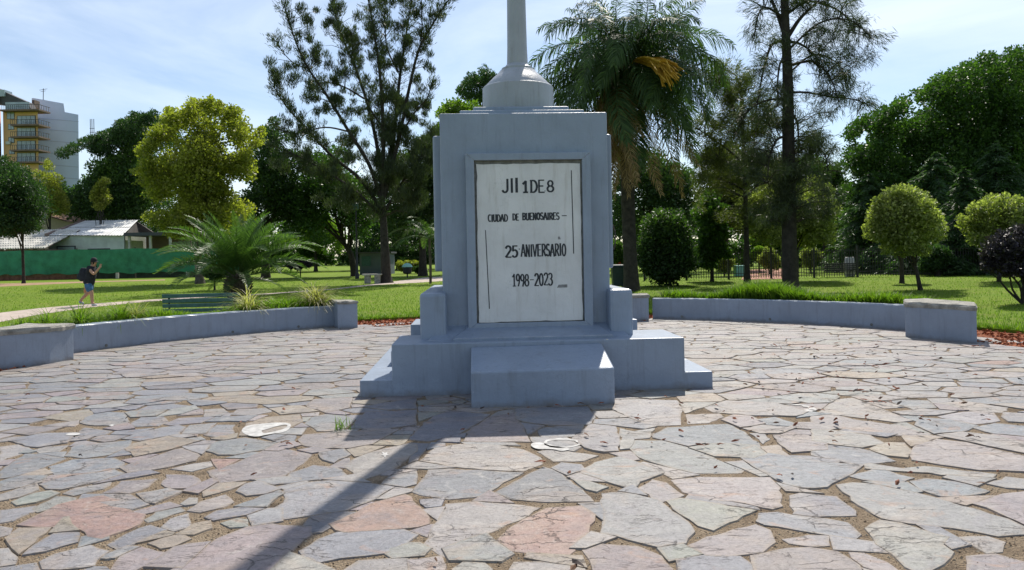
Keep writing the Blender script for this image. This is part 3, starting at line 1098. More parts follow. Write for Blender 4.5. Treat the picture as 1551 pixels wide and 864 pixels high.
# plaque: frame of four bars, dark joint, white slab
FZ0, FZ1, FY = 0.69, 2.87, 0.53
fw, fb = 0.105, 0.085
PX0, PX1, PZ0, PZ1 = FX0 + fw, FX1 - fw, FZ0 + fb, FZ1 - fb
mb = MB()
y0, y1 = FY, BY0 + 0.02
mb.slab_y([(FX0, FZ0), (FX1, FZ0), (PX1, PZ0), (PX0, PZ0)], y0, y1)
mb.slab_y([(FX1, FZ0), (FX1, FZ1), (PX1, PZ1), (PX1, PZ0)], y0, y1)
mb.slab_y([(FX1, FZ1), (FX0, FZ1), (PX0, PZ1), (PX1, PZ1)], y0, y1)
mb.slab_y([(FX0, FZ1), (FX0, FZ0), (PX0, PZ0), (PX0, PZ1)], y0, y1)
mb.build("plaque_frame", PAINT, mon, bevel=0.006)
mb = MB()
mb.box((PX0 - .004, FY + .055, PZ0 - .004), (PX1 + .004, BY0 + .01, PZ1 + .004))
mb.build("plaque_bed", MORTAR_DARK, mon)
WX0, WX1, WZ0, WZ1 = PX0 + 0.028, PX1 - 0.022, PZ0 + 0.012, PZ1 - 0.045
mb = MB()
rp_ = random.Random(5)
pl = []
for a, b, m in (((WX0, WZ0), (WX1, WZ0), 14), ((WX1, WZ0), (WX1, WZ1), 16), ((WX1, WZ1), (WX0, WZ1), 14), ((WX0, WZ1), (WX0, WZ0), 16)):
    for i in range(m):
        t = i / m
        pl.append((a[0] + (b[0] - a[0]) * t + rp_.gauss(0, .0028), a[1] + (b[1] - a[1]) * t + rp_.gauss(0, .0028)))
pl[45] = (pl[45][0] + .012, pl[45][1] - .02)
mb.slab_y(pl, FY + .040, FY + .06)
plaque = mb.build("plaque", PLAQUE, mon)

# painted letters as brush strokes; letter box 1 high, x as wide as drawn
def arc(cx, cz, rx, rz, a0, a1, n=9):
    return [(cx + rx * math.cos(R(a0 + (a1 - a0) * i / n)), cz + rz * math.sin(R(a0 + (a1 - a0) * i / n))) for i in range(n + 1)]


GL = {
    'J': (0.75, [[(.62, 1), (.62, .28)] + arc(.33, .28, .29, .26, 0, -150)]),
    'I': (0.3, [[(.15, 1), (.15, 0)]]),
    '1': (0.45, [[(.02, .78), (.26, 1.0), (.26, 0)], [(.05, 0), (.44, 0)]]),
    'D': (0.72, [[(.1, 1), (.1, 0)], [(0, 1), (.3, 1)] + arc(.3, .5, .38, .5, 90, -90) + [(0, 0)]]),
    'E': (0.62, [[(.1, 1), (.1, 0)], [(.1, 1), (.6, 1)], [(.1, .52), (.5, .52)], [(.1, 0), (.62, 0)]]),
    '8': (0.62, [arc(.31, .75, .23, .24, 0, 360, 14), arc(.31, .26, .29, .26, 0, 360, 14)]),
    'C': (0.6, [arc(.36, .5, .32, .5, 60, 300, 12)]),
    'U': (0.66, [[(.08, 1), (.08, .28)] + arc(.33, .28, .25, .28, 180, 360, 8) + [(.58, 1)]]),
    'A': (0.66, [[(0, 0), (.30, 1), (.36, 1), (.64, 0)], [(.12, .34), (.53, .34)]]),
    'B': (0.62, [[(.1, 1), (.1, 0)], [(.1, 1), (.3, 1)] + arc(.3, .76, .24, .24, 90, -90, 7) + [(.1, .52)], [(.3, .52)] + arc(.3, .26, .3, .26, 90, -90, 8) + [(.1, 0)]]),
    'O': (0.66, [arc(.33, .5, .28, .5, 0, 360, 16)]),
    'N': (0.66, [[(.08, 0), (.08, 1)], [(.08, 1), (.56, 0)], [(.56, 0), (.56, 1)]]),
    'S': (0.58, [arc(.3, .75, .24, .25, 40, 250, 8) + arc(.28, .26, .26, .26, 80, -150, 9)]),
    'R': (0.64, [[(.1, 1), (.1, 0)], [(.1, 1), (.3, 1)] + arc(.3, .74, .26, .26, 90, -90, 7) + [(.1, .48)], [(.28, .48), (.62, 0)]]),
    'V': (0.62, [[(.02, 1), (.28, 0), (.34, 0), (.6, 1)]]),
    'M': (0.8, [[(.08, 0), (.08, 1)], [(.08, 1), (.4, .3)], [(.4, .3), (.72, 1)], [(.72, 1), (.72, 0)]]),
    '2': (0.6, [arc(.3, .72, .26, .28, 160, -20, 9) + [(.04, .02)], [(.04, 0), (.6, 0)]]),
    '5': (0.6, [[(.55, 1), (.12, 1)], [(.12, 1), (.1, .56)], arc(.27, .32, .29, .32, 125, -140, 11)]),
    '9': (0.6, [arc(.3, .72, .24, .28, 0, 360, 14), [(.54, .72), (.50, .3), (.36, 0)]]),
    '0': (0.62, [arc(.31, .5, .26, .5, 0, 360, 16)]),
    '3': (0.58, [arc(.26, .76, .25, .24, 150, -80, 9), arc(.26, .26, .29, .27, 85, -150, 10)]),
    '-': (0.5, [[(.02, .5), (.48, .5)]]),
    '.': (0.2, [[(.08, .62), (.14, .56)]]),
}


def lettering(words, W=1.0, mat=INK):
    """words: (text, x0, x1, ztop, zbottom, brush width) in the plaque's own metres"""
    mb = MB()
    k = 0
    for text, xa, xb, zt, zb, bw in words:
        tot = sum(GL[c][0] for c in text) + 0.12 * (len(text) - 1)
        sx = (xb - xa) / tot
        h = zt - zb
        x = xa
        for c in text:
            wd, strokes = GL[c]
            dz = rp_.gauss(0, h * .015)
            for st in strokes:
                pts = [(x + px * sx, zb + dz + pz * h) for px, pz in st]
                wv = bw * rp_.uniform(0.88, 1.14)
                for i in range(len(pts) - 1):
                    (x0, z0), (x1, z1) = pts[i], pts[i + 1]
                    l = math.hypot(x1 - x0, z1 - z0)
                    if l < 1e-6: continue
                    ux, uz = (x1 - x0) / l, (z1 - z0) / l
                    # upright strokes are drawn fatter than level ones
                    hw = wv * (0.5 + 0.0 * abs(uz)) * (0.72 + 0.38 * abs(uz))
                    e = hw * 0.55
                    k += 1
                    yy = FY + .0385 - 0.00012 * (k % 9)
                    a = (x0 - ux * e - uz * hw, z0 - uz * e + ux * hw)
                    b = (x0 - ux * e + uz * hw, z0 - uz * e - ux * hw)
                    cc = (x1 + ux * e + uz * hw, z1 + uz * e - ux * hw)
                    d = (x1 + ux * e - uz * hw, z1 + uz * e + ux * hw)
                    mb.add([(p[0], yy, p[1]) for p in (a, b, cc, d)], [(0, 1, 2, 3)])
            x += (wd + .12) * sx
    return mb.build("lettering", mat, plaque)


KX, KZ = (WX1 - WX0) / (590 - 82), (WZ1 - WZ0) / (820 - 65)
lx = lambda v: WX0 + (v - 82) * KX
lz = lambda v: WZ1 - (v - 65) * KZ
T = lambda s, x0, x1, y0, y1, b: (s, lx(x0), lx(x1), lz(y0), lz(y1), b)
for w_ in ([T("J", 205, 238, 140, 203, .026), T("I", 247, 260, 138, 202, .026), T("I", 270, 284, 137, 201, .026), T("1", 308, 331, 150, 202, .028),
           T("D", 344, 378, 146, 202, .025), T("E", 382, 412, 144, 202, .021), T(".", 413, 418, 190, 206, .012), T("8", 427, 458, 147, 200, .024)]): lettering([w_])
for w_ in ([T("CIUDAD", 135, 230, 307, 339, .016), T("DE", 255, 284, 305, 335, .016), T("BUENOSAIRES", 303, 483, 302, 334, .0165), T("-", 496, 520, 304, 330, .013)]): lettering([w_])
for w_ in ([T("25", 217, 276, 458, 511, .025), T(".", 280, 288, 462, 490, .014), T("ANIVERSARIO", 294, 513, 453, 509, .018)]): lettering([w_])
for w_ in ([T("1998", 249, 328, 594, 650, .018), T("-", 334, 352, 608, 636, .013), T("2023", 357, 444, 593, 650, .018)]): lettering([w_])
mb = MB()
for (xa, za), (xb, zb), hw in (((547, 99), (551, 500), .0055), ((121, 380), (133, 756), .005)):
    mb.add([(lx(xa) - hw, FY + .0385, lz(za)), (lx(xb) - hw, FY + .0385, lz(zb)), (lx(xb) + hw * 1.2, FY + .0385, lz(zb)), (lx(xa) + hw, FY + .0385, lz(za))], [(0, 1, 2, 3)])
    mb.build("painted_line", INK, plaque)
    mb = MB()
mb = MB()
mb.add([(lx(466), FY + .0385, lz(662)), (lx(517), FY + .0385, lz(662)), (lx(517), FY + .0385, lz(647)), (lx(474), FY + .0385, lz(648))], [(0, 1, 2, 3)])
mb.build("grey_paint_dab", GREYINK, plaque)
mb = MB()
mb.add([(lx(475), FY + .0385, lz(430)), (lx(489), FY + .0385, lz(430)), (lx(484), FY + .0385, lz(417)), (lx(475), FY + .0385, lz(417))], [(0, 1, 2, 3)])
mb.build("grey_paint_dab", GREYINK, plaque)

# top: two cap slabs, drum, cone, collar, pole
part("cap_slab", [((bcx - .80, bcy - .80, 3.388), (bcx + .80, bcy + .80, 3.475))], bevel=0.012)
part("cap_slab", [((bcx - .63, bcy - .63, 3.473), (bcx + .63, bcy + .63, 3.555))], bevel=0.02)
pc = (bcx, bcy)
MB().lathe([(.49, 3.54), (.495, 3.57), (.492, 3.925), (.478, 3.94)], 64, pc).build("drum", POLE_PAINT, mon, True)
MB().lathe([(.470, 3.938), (.466, 3.948), (.34, 4.075), (.275, 4.135), (.25, 4.17)], 64, pc).build("cone", POLE_PAINT, mon, True)
MB().lathe([(.222, 4.165), (.228, 4.18), (.222, 4.205), (.18, 4.225), (.152, 4.26)], 40, pc).build("collar", POLE_PAINT, mon, True)
MB().lathe([(.148, 4.22), (.138, 4.5), (.128, 5.3), (.115, 7.0), (.10, 9.0), (.085, 11.3)], 28, pc).build("pole", POLE_PAINT, mon, True)
MB().lathe([(.02, 11.29), (.09, 11.33), (.12, 11.42), (.09, 11.51), (.02, 11.55)], 20, pc).build("finial", POLE_PAINT, mon, True)
# a rope cleat with a loop of halyard at the right-hand side
mb = MB()
mb.box((BX1 + .10, 1.1, 1.86), (BX1 + .135, 1.16, 2.02))
mb.build("cleat", IRON, mon, bevel=.006)
MB().tube(catmull([(BX1 + .14, 1.13, 1.99), (BX1 + .17, 1.13, 1.85), (BX1 + .15, 1.13, 1.66), (BX1 + .12, 1.13, 1.80), (BX1 + .14, 1.13, 1.96)]), .009, 5).build("halyard", BARK_G, mon)

# ------------------------------------------------------------------ low curved walls and their pillars
def arc_wall(label, a0, a1, h=0.5, th=0.24, n=56):
    mb = MB()
    vs, fs = [], []
    rw = random.Random(int(a0 * 10))
    prof = [(R_WALL, -.03), (R_WALL + .004, h - .02), (R_WALL + .02, h), (R_WALL + th - .02, h), (R_WALL + th, h - .02), (R_WALL + th, -.03)]
    for i in range(n + 1):
        a = R(a0 + (a1 - a0) * i / n)
        wv = rw.gauss(0, .004)
        for r, z in prof:
            rr = r + (wv if z > 0 else 0)
            vs.append((PC.x + rr * math.cos(a), PC.y + rr * math.sin(a), z + (rw.gauss(0, .003) if z > .3 else 0)))
    m = len(prof)
    for i in range(n):
        for k in range(m - 1):
            fs.append((i * m + k, i * m + k + 1, (i + 1) * m + k + 1, (i + 1) * m + k))
    fs.append(tuple(reversed(range(m))))
    fs.append(tuple(range(n * m, n * m + m)))
    mb.add(vs, fs)
    o = mb.build("curved_wall", WALL_PAINT)
    return tag(o, label, "wall", "low curved walls round the plaza")


def rad_deg(p):
    return math.degrees(math.atan2(p[1] - PC.y, p[0] - PC.x))


walls = [arc_wall("low blue grey curved wall left of the monument, between two pillars", 118, 161.5),
         arc_wall("low blue grey curved wall right of the monument below leafy bed", 30.0, 68.3)]
# raised planting beds behind the walls, banked up to their tops
SOIL = basic("bed_soil", (.10, .075, .045), .95, .4, 5, .6, dist=.04)
for a0, a1 in ((31.5, 66.0), (118.5, 161.0)):
    vs, m_ = [], 40
    for i in range(m_ + 1):
        a = R(a0 + (a1 - a0) * i / m_)
        for r, z in ((R_WALL + .20, -.03), (R_WALL + .20, .37), (R_WALL + .62, .40), (R_WALL + .98, .34), (R_WALL + 1.28, .03), (R_WALL + 1.28, -.03)):
            vs.append((PC.x + r * math.cos(a), PC.y + r * math.sin(a), z + .012 * math.sin(i * 1.9 + r * 7) * (z > .1)))
    mb = MB()
    mb.add(vs, [(i * 6 + k, i * 6 + k + 1, i * 6 + k + 7, i * 6 + k + 6) for i in range(m_) for k in range(5)] + [(5, 4, 3, 2, 1, 0), tuple(m_ * 6 + k for k in range(6))])
    tag(mb.build("planting_bed", SOIL), kind="structure")
# drain holes near the foot of the walls
for w, px, py in ((walls[0], 140, 528), (walls[0], 437, 496.5), (walls[0], 331, 505), (walls[1], 1043, 480.5), (walls[1], 1180, 485.5), (walls[1], 1333, 495.5)):
    g = ground(px, py)
    a = math.atan2(g.y - PC.y, g.x - PC.x)
    c = Vector((PC.x + (R_WALL - .002) * math.cos(a), PC.y + (R_WALL - .002) * math.sin(a), 0.07))
    d = Vector((math.cos(a), math.sin(a), 0))
    MB().tube([c + d * .012, c - d * .004], .03, 10).build("drain_hole", MORTAR_DARK, w)


def pillar(label, poly, h, cap=0.075, over=0.025, seed=0):
    rr = random.Random(seed)
    if poly_area(poly) < 0: poly = poly[::-1]
    cx, cy = sum(p[0] for p in poly) / len(poly), sum(p[1] for p in poly) / len(poly)
    o = empty("pillar", (cx, cy, 0))
    tag(o, label, "pillar", "pillars at the ends of the low walls")
    loc = [(p[0] - cx, p[1] - cy) for p in poly]
    MB().prism(loc, -.03, h).build("shaft", WALL_PAINT, o, bevel=0.012)
    # broken rough slab on top
    out = []
    n = len(loc)
    for i in range(n):
        p, q = loc[i], loc[(i + 1) % n]
        for k in range(5):
            t = k / 5
            x, y = p[0] + (q[0] - p[0]) * t, p[1] + (q[1] - p[1]) * t
            l = math.hypot(x, y)
            e = over + rr.gauss(0, .009)
            out.append((x + x / l * e, y + y / l * e))
    m = len(out)
    lo = [(x * .985, y * .985, h - .012 + rr.gauss(0, .006)) for x, y in out]
    mid = [(x, y, h + cap * .55 + rr.gauss(0, .006)) for x, y in out]
    hi = [(x * .955, y * .955, h + cap + rr.gauss(0, .004)) for x, y in out]
    mb = MB()
    mb.add(lo + mid + hi, [tuple(reversed(range(m)))] + [(i, (i + 1) % m, m + (i + 1) % m, m + i) for i in range(m)] +
           [(m + i, m + (i + 1) % m, 2 * m + (i + 1) % m, 2 * m + i) for i in range(m)] + [tuple(range(2 * m, 3 * m))])
    mb.build("cap", CAPSTONE, o)
    return o


G = lambda x, y: tuple(ground(x, y)[:2])
p1, p2, p3 = G(112, 545), G(76, 552), G(0, 560)
dx, dy = (p3[0] - p2[0]) * 1.7, (p3[1] - p2[1]) * 1.7
pillar("low pillar at the left edge with rough broken stone cap", [p1, (p1[0] - .95, p1[1] + .25), (p2[0] + dx, p2[1] + dy), p2], .53, seed=1)
p1, p2, p3 = G(542, 497.4), G(512, 498.6), G(504, 494.5)
pillar("small square pillar left of the monument beside a pale spiky tuft", [p1, (p1[0] - .3, p1[1] + .62), (p3[0] - .15, p3[1] + .25), p3, p2], .58, .05, seed=2)
p1, p2 = G(983, 486), G(928, 489)
pillar("small pillar behind the right buttress of the monument", [p1, (p1[0] + .08, p1[1] + .6), (p2[0] + .1, p2[1] + .7), p2], .56, .06, seed=3)
a_, b_, c_ = G(1371.5, 511.5), G(1407, 514.2), G(1480, 521.5)
pillar("wide pillar at right with rough stone cap beside red mulch", [c_, (c_[0] + .46, c_[1] + .80), (a_[0] + .95, a_[1] + .95), (a_[0] + .45, a_[1] + .85), a_, b_], .56, seed=4)

# ------------------------------------------------------------------ trees
def crown_points(circ, n, rng, hollow=0.55, gaps=0.25, gs=1.0):
    """points spread through clumps (x, y, z, r): denser towards each clump's skin, thinned by smooth noise"""
    c = np.array(circ, dtype=float)
    w = c[:, 3] ** 2.2
    idx = rng.choice(len(c), size=int(n * (1 + gaps * 1.6)), p=w / w.sum())
    d = unit(rng.normal(size=(len(idx), 3)))
    rad = hollow + (1 - hollow) * rng.random(len(idx)) ** 0.7
    rad *= 0.82 + 0.26 * wob(d * 3.0 + idx[:, None] * 1.7, 1.6, 0.3)
    P = c[idx, :3] + d * (c[idx, 3] * rad)[:, None] * np.array([1.0, 1.0, 0.86])
    keep = wob(P, gs * 2.2, 0.9) + 0.35 * rng.random(len(P)) > -0.62 + gaps
    P, d, idx = P[keep], d[keep], idx[keep]
    return P[:n], d[:n], idx[:n]


def local_circles(base, Y, circles, depth=0.75, k=3, rng=None, shrink=0.8):
    """circles seen in the photograph (px, py, r) -> clumps in the round about the trunk's axis"""
    bx = base[0]
    extra = []
    for i, (x1, y1, r1) in enumerate(circles):
        for x2, y2, r2 in circles[:i]:
            d_ = math.hypot(x1 - x2, y1 - y2)
            if .5 * (r1 + r2) < d_ < 1.15 * (r1 + r2): extra.append(((x1 + x2) / 2, (y1 + y2) / 2, .48 * (r1 + r2)))
    rng.shuffle(extra)
    circles = list(circles) + [tuple(e) for e in extra[:int(len(circles) * 1.3)]]
    pts = [at(px, py, Y) for px, py, r in circles]
    rs = [r / F * Y for _, _, r in circles]
    xs = [p.x - bx for p in pts]
    hw = max(max(abs(x) + r for x, r in zip(xs, rs)) * depth, 0.3)
    out = []
    for p, r, x in zip(pts, rs, xs):
        d = max(0.0, hw - r * 0.7) * math.sqrt(max(0.05, 1 - min(1, abs(x) / (hw / depth + 1e-6)) ** 2))
        kk = k if d > r * 0.5 else 1
        for i in range(kk):
            y = 0 if kk == 1 else d * (-1 + 2 * i / (kk - 1)) * rng.uniform(0.6, 1.0)
            q = (p - cam.location) * ((Y + y) / Y) + cam.location       # same outline, nearer or farther in the crown
            out.append((q.x - bx + rng.normal() * r * .14, y + rng.normal() * r * .15, q.z - base[2] + rng.normal() * r * .12, r * (shrink if kk > 1 else 0.95) * rng.uniform(0.85, 1.12)))
    return out


def limb_tube(mb, a, b, r0, r1, rng, sag=0.15, n=6):
    a, b = Vector(a), Vector(b)
    d = (b - a).length
    m1 = a.lerp(b, .35) + Vector((rng.normal() * d * .05, rng.normal() * d * .05, d * sag * .7))
    m2 = a.lerp(b, .7) + Vector((rng.normal() * d * .05, rng.normal() * d * .05, d * sag))
    pts = catmull([a, m1, m2, b], 3)
    mb.tube(pts, [r0 + (r1 - r0) * i / (len(pts) - 1) for i in range(len(pts))], n)
    return pts


def tree(name, label, cat, px, Y, circles, leaf, nleaf, L, W, trunk=None, trunk_r=0.2, bark=BARK_D, group=None, seed=1, gaps=0.25, depth=0.75, hollow=0.5,
         k=3, lim=14, fork=0.35, gs=1.0, droop=0.0, shrink=1.02, z0=0.05):
    gaps, L, W, nleaf, hollow = gaps * .55, L * 1.22, W * 1.28, int(nleaf * 1.45), hollow * .7
    rng = np.random.default_rng(seed)
    b = at(px, HY, Y)
    base = Vector((b.x, Y, z0))
    root = tag(empty(name, base), label, cat, group)
    cl = local_circles(base, Y, circles, depth, k, rng, shrink)
    zlo = min(c[2] - c[3] for c in cl)
    zhi = max(c[2] for c in cl)
    axx = sum(c[0] * c[3] for c in cl) / sum(c[3] for c in cl)
    mb = MB()
    if trunk: tp = [Vector((at(x, y, Y).x - base.x, 0, at(x, y, Y).z - z0)) for x, y in trunk]
    else:
        zt = zlo + (zhi - zlo) * 0.75
        tp = [Vector((0, 0, 0)), Vector((axx * .1 + rng.normal() * .05, rng.normal() * .05, zt * .35)), Vector((axx * .6, rng.normal() * .1, zt * .7)), Vector((axx * .9, 0, zt))]
    tp[0].z = -0.1
    sp = catmull(tp, 5)
    n = len(sp)
    rad = [trunk_r * (1.0 - 0.78 * i / (n - 1)) for i in range(n)]
    rad[0] *= 1.35
    rad[1] *= 1.08
    mb.tube(sp, rad, 10)
    order = sorted(cl, key=lambda c: -c[3])[:lim]
    for c in order:
        t = rng.uniform(fork, 0.85)
        zz = c[2] - c[3] * 0.3
        j = min(n - 2, max(1, int(t * n)))
        while j > 1 and sp[j].z > zz: j -= 1
        limb_tube(mb, sp[j], (c[0], c[1], c[2]), rad[j] * .55, trunk_r * .07, rng, 0.08)
    mb.build("trunk", bark, root, True)
    P, d, idx = crown_points(cl, nleaf, rng, hollow, gaps, gs)
    Dp = d * 0.9 + np.array([0, 0, 0.15 - droop])
    V = leaf_quads(P, L, W, rng, Dp, 0.8)
    tint = np.clip(0.42 + 0.22 * wob(P, 0.9 * gs, 2.2) + 0.18 * rng.normal(size=len(P)) + 0.12 * d[:, 2], 0, 1)
    mesh_np("crown", V, 4, LEAF[leaf], root, tint)
    return root


# ---- left side
tree("broadleaf_tree", "large yellow green tree behind the low young palm", "tree", 303, 52,
     [(300, 168, 20), (338, 168, 20), (268, 186, 24), (318, 150, 8), (292, 152, 7), (310, 198, 30), (352, 190, 24), (388, 214, 16), (236, 210, 20), (216, 232, 14), (226, 258, 20), (268, 245, 30), (326, 245, 34), (372, 258, 22),
      (240, 292, 24), (290, 300, 32), (338, 300, 24), (232, 330, 16), (275, 332, 22), (372, 232, 18), (205, 262, 8), (396, 196, 8), (256, 168, 8), (360, 168, 9), (250, 345, 14), (300, 335, 32), (268, 352, 18), (332, 348, 24), (360, 320, 26), (305, 270, 34)],
     "yellow_green", 44000, .17, .11, trunk=[(303, 425), (300, 380), (304, 320), (300, 230)], trunk_r=.3, bark=BARK_G, seed=3, gaps=.72, gs=1.5, hollow=.35)
tree("round_tree", "dense dark green tree at the left edge before the tiled roof", "tree", 36, 62,
     [(20, 262, 26), (50, 290, 20), (10, 305, 36), (52, 326, 18), (-22, 285, 40), (10, 290, 44), (30, 310, 44), (20, 340, 18), (-10, 335, 30), (40, 262, 12), (2, 244, 14), (60, 310, 10), (40, 346, 12), (0, 346, 22), (52, 346, 12), (14, 352, 14)],
     "conifer", 40000, .19, .085, trunk=[(36, 434), (35, 395), (34, 360), (28, 290)], trunk_r=.14, seed=5, gaps=.0, hollow=.3)
tree("golden_conifer", "small yellow tipped conifer below the orange apartment block", "tree", 76, 92,
     [(74, 252, 10), (68, 266, 12), (82, 272, 13), (62, 285, 12), (80, 292, 17), (92, 300, 11), (66, 310, 16), (90, 318, 13), (52, 262, 7), (72, 243, 5), (99, 316, 8), (58, 298, 16), (78, 312, 20), (95, 308, 11), (50, 318, 16), (84, 284, 12)],
     "yellow_green", 9000, .24, .10, trunk_r=.2, seed=8, gaps=.2, hollow=.6)
tree("umbrella_pine", "dark flat topped pine with one long arm before the grey block", "tree", 205, 100,
     [(96, 232, 12), (112, 224, 12), (130, 216, 13), (150, 213, 15), (172, 208, 16), (195, 190, 15), (222, 184, 14), (240, 190, 14), (190, 212, 17), (160, 230, 12), (140, 228, 9), (206, 176, 8), (232, 172, 8), (180, 186, 8), (212, 208, 14), (256, 186, 10)],
     "conifer", 16000, .3, .1, trunk=[(205, 420), (204, 330), (200, 260), (198, 210)], trunk_r=.5, seed=9, gaps=.15, hollow=.7, depth=.55, lim=18, fork=.6)
tree("broadleaf_tree", "mid green tree between the umbrella pine and the yellow green tree", "tree", 188, 99,
     [(190, 240, 22), (165, 262, 24), (205, 265, 26), (150, 290, 24), (185, 295, 30), (215, 300, 26), (170, 318, 20), (205, 225, 14)],
     "mid", 15000, .28, .16, trunk_r=.35, seed=12, gaps=.25)
tree("shrub_tree", "small yellowish bush above the shed's left corner", "tree", 152, 90,
     [(150, 288, 12), (158, 275, 8), (143, 300, 9), (160, 300, 10), (150, 312, 10)], "yellow_green", 3500, .24, .13, trunk_r=.12, seed=14)
tree("broadleaf_tree", "dark tree filling the gap behind the shed roof", "tree", 130, 104,
     [(110, 300, 22), (140, 290, 22), (165, 280, 22), (95, 285, 14), (190, 270, 26), (225, 250, 24), (120, 320, 18), (180, 318, 24), (240, 300, 30), (250, 215, 22), (268, 190, 10), (150, 252, 16), (172, 246, 20), (138, 275, 18), (145, 312, 24), (112, 318, 20), (205, 280, 24), (210, 318, 24)],
     "dark", 24000, .3, .17, trunk_r=.4, seed=15)
tree("broadleaf_tree", "dark tree directly right of the yellow green tree", "tree", 402, 66,
     [(400, 210, 20), (420, 240, 24), (388, 250, 22), (440, 275, 28), (400, 290, 32), (370, 310, 26), (425, 320, 30), (390, 350, 24), (450, 330, 24), (415, 185, 12), (436, 205, 14), (455, 240, 16), (355, 340, 18)],
     "dark", 18000, .2, .12, trunk_r=.35, seed=17, gaps=.3)
tree("broadleaf_tree", "shady tree with forked trunk by the tall lamp post", "tree", 524, 66,
     [(470, 330, 30), (505, 310, 32), (540, 320, 30), (450, 300, 26), (490, 280, 34), (530, 280, 30), (470, 250, 26), (510, 240, 26), (555, 300, 26), (440, 345, 18), (480, 360, 20), (548, 350, 18)],
     "deep", 20000, .2, .12, trunk=[(538, 416), (531, 385), (520, 365), (500, 300)], trunk_r=.34, seed=18, gaps=.3, lim=18)
tree("broadleaf_tree", "dark broad tree behind the tall many stemmed tree", "tree", 640, 62,
     [(600, 320, 26), (630, 290, 30), (655, 260, 26), (620, 250, 26), (650, 330, 26), (680, 290, 30), (600, 360, 18), (640, 215, 16), (665, 225, 16), (690, 250, 24), (585, 285, 20)],
     "dark", 16000, .2, .12, trunk_r=.35, bark=BARK_D, seed=19, gaps=.25)
tree("broadleaf_tree", "bright green tree top over the monument's left shoulder", "tree", 690, 70,
     [(690, 165, 18), (668, 172, 12), (715, 165, 16), (675, 195, 20), (705, 195, 22), (660, 215, 18), (735, 180, 16), (690, 235, 26), (720, 230, 30)],
     "bright", 13000, .22, .13, trunk_r=.3, seed=21, gaps=.2)
tree("umbrella_pine", "dark pine top peeping over the left of the flagpole base", "tree", 728, 105,
     [(716, 118, 12), (735, 110, 12), (704, 130, 10), (748, 122, 14), (725, 128, 12), (694, 140, 7), (760, 135, 14), (738, 145, 18), (715, 148, 14)],
     "conifer", 8000, .32, .10, trunk_r=.45, seed=22, gaps=.15, hollow=.65)
tree("broadleaf_tree", "distant pale green tree seen under the dark canopies", "tree", 478, 95,
     [(470, 345, 14), (490, 330, 14), (505, 350, 16), (455, 365, 14), (480, 372, 14), (515, 375, 12), (430, 360, 14)], "bright", 7000, .26, .15, trunk_r=.25, seed=24, gaps=.3)
tree("broadleaf_tree", "dark far tree behind the grey kiosk wall", "tree", 590, 100,
     [(560, 350, 22), (590, 335, 26), (620, 350, 24), (570, 385, 18), (610, 380, 20), (650, 350, 26), (680, 360, 26), (540, 330, 20)], "dark", 11000, .3, .18, trunk_r=.4, seed=25)

# ---- right side
tree("broadleaf_tree", "huge dark green domed tree at the right edge", "tree", 1480, 56,
     [(1500, 92, 22), (1540, 92, 26), (1462, 106, 22), (1430, 130, 24), (1398, 148, 20), (1370, 160, 18), (1340, 172, 20), (1312, 186, 18), (1290, 204, 16), (1296, 235, 22), (1580, 120, 40), (1500, 130, 36), (1450, 160, 34), (1400, 190, 32), (1350, 210, 30),
      (1560, 180, 46), (1500, 200, 44), (1440, 230, 42), (1380, 250, 38), (1320, 260, 30), (1550, 250, 46), (1480, 280, 42), (1410, 300, 40), (1340, 305, 32), (1290, 290, 24), (1600, 220, 50), (1540, 310, 36), (1280, 330, 22), (1330, 345, 24)],
     "deep", 90000, .19, .12, trunk_r=.7, seed=31, gaps=.35, lim=22, depth=.55)


def feather_conifer(label, px, Y, tip_y, foot_y, half, n, seed, leaf="conifer", group=None):
    """a conifer of drooping feathered boughs in whorls"""
    rng = np.random.default_rng(seed)
    b = at(px, HY, Y)
    base = Vector((b.x, Y, .05))
    root = tag(empty("feathery_conifer", base), label, "tree", group)
    H = at(px, tip_y, Y).z - .05
    zf = at(px, foot_y, Y).z - .05
    hw = half / F * Y
    mb = MB()
    mb.tube([(0, 0, -.1), (0.03, 0, H * .4), (0, .03, H * .75), (0, 0, H)], [H * .022, H * .017, H * .009, .015], 8)
    boughs = 80
    Ps, Ds, ts = [], [], []
    for i in range(boughs):
        t = (i + rng.random()) / boughs
        z = zf + (H - zf) * t
        l = hw * (1 - t) ** 0.75 * rng.uniform(.75, 1.12) + .12
        a = i * 2.4 + rng.normal() * .3
        s = rng.uniform(.15, .5)
        pts = [Vector((math.cos(a) * l * u, math.sin(a) * l * u, z + l * (s * u - .55 * u * u))) for u in (0, .33, .66, 1.0)]
        mb.tube(pts, [H * .004 + .01, .02, .012, .006], 4)
        m = int(n / boughs * (0.4 + 1.3 * (1 - t)))
        u = rng.random(m) ** .7
        side = rng.normal(size=m) * .22 * l * (1.1 - .6 * u)
        x = np.cos(a) * l * u - np.sin(a) * side
        y = np.sin(a) * l * u + np.cos(a) * side
        zz = z + l * (s * u - .55 * u * u) - np.abs(rng.normal(size=m)) * .10 * l - np.abs(side) * .35
        Ps.append(np.stack([x, y, zz], 1))
        D = np.stack([np.cos(a) - np.sin(a) * np.sign(side) * .8, np.sin(a) + np.cos(a) * np.sign(side) * .8, np.full(m, -.55)], 1)
        Ds.append(D)
        ts.append(np.clip(.35 + .25 * u + .2 * rng.normal(size=m), 0, 1))
    mb.build("trunk", BARK_D, root, True)
    P = np.concatenate(Ps)
    V = leaf_quads(P, .38, .07, rng, unit(np.concatenate(Ds)), .35)
    mesh_np("crown", V, 4, LEAF[leaf], root, np.concatenate(ts))
    return root


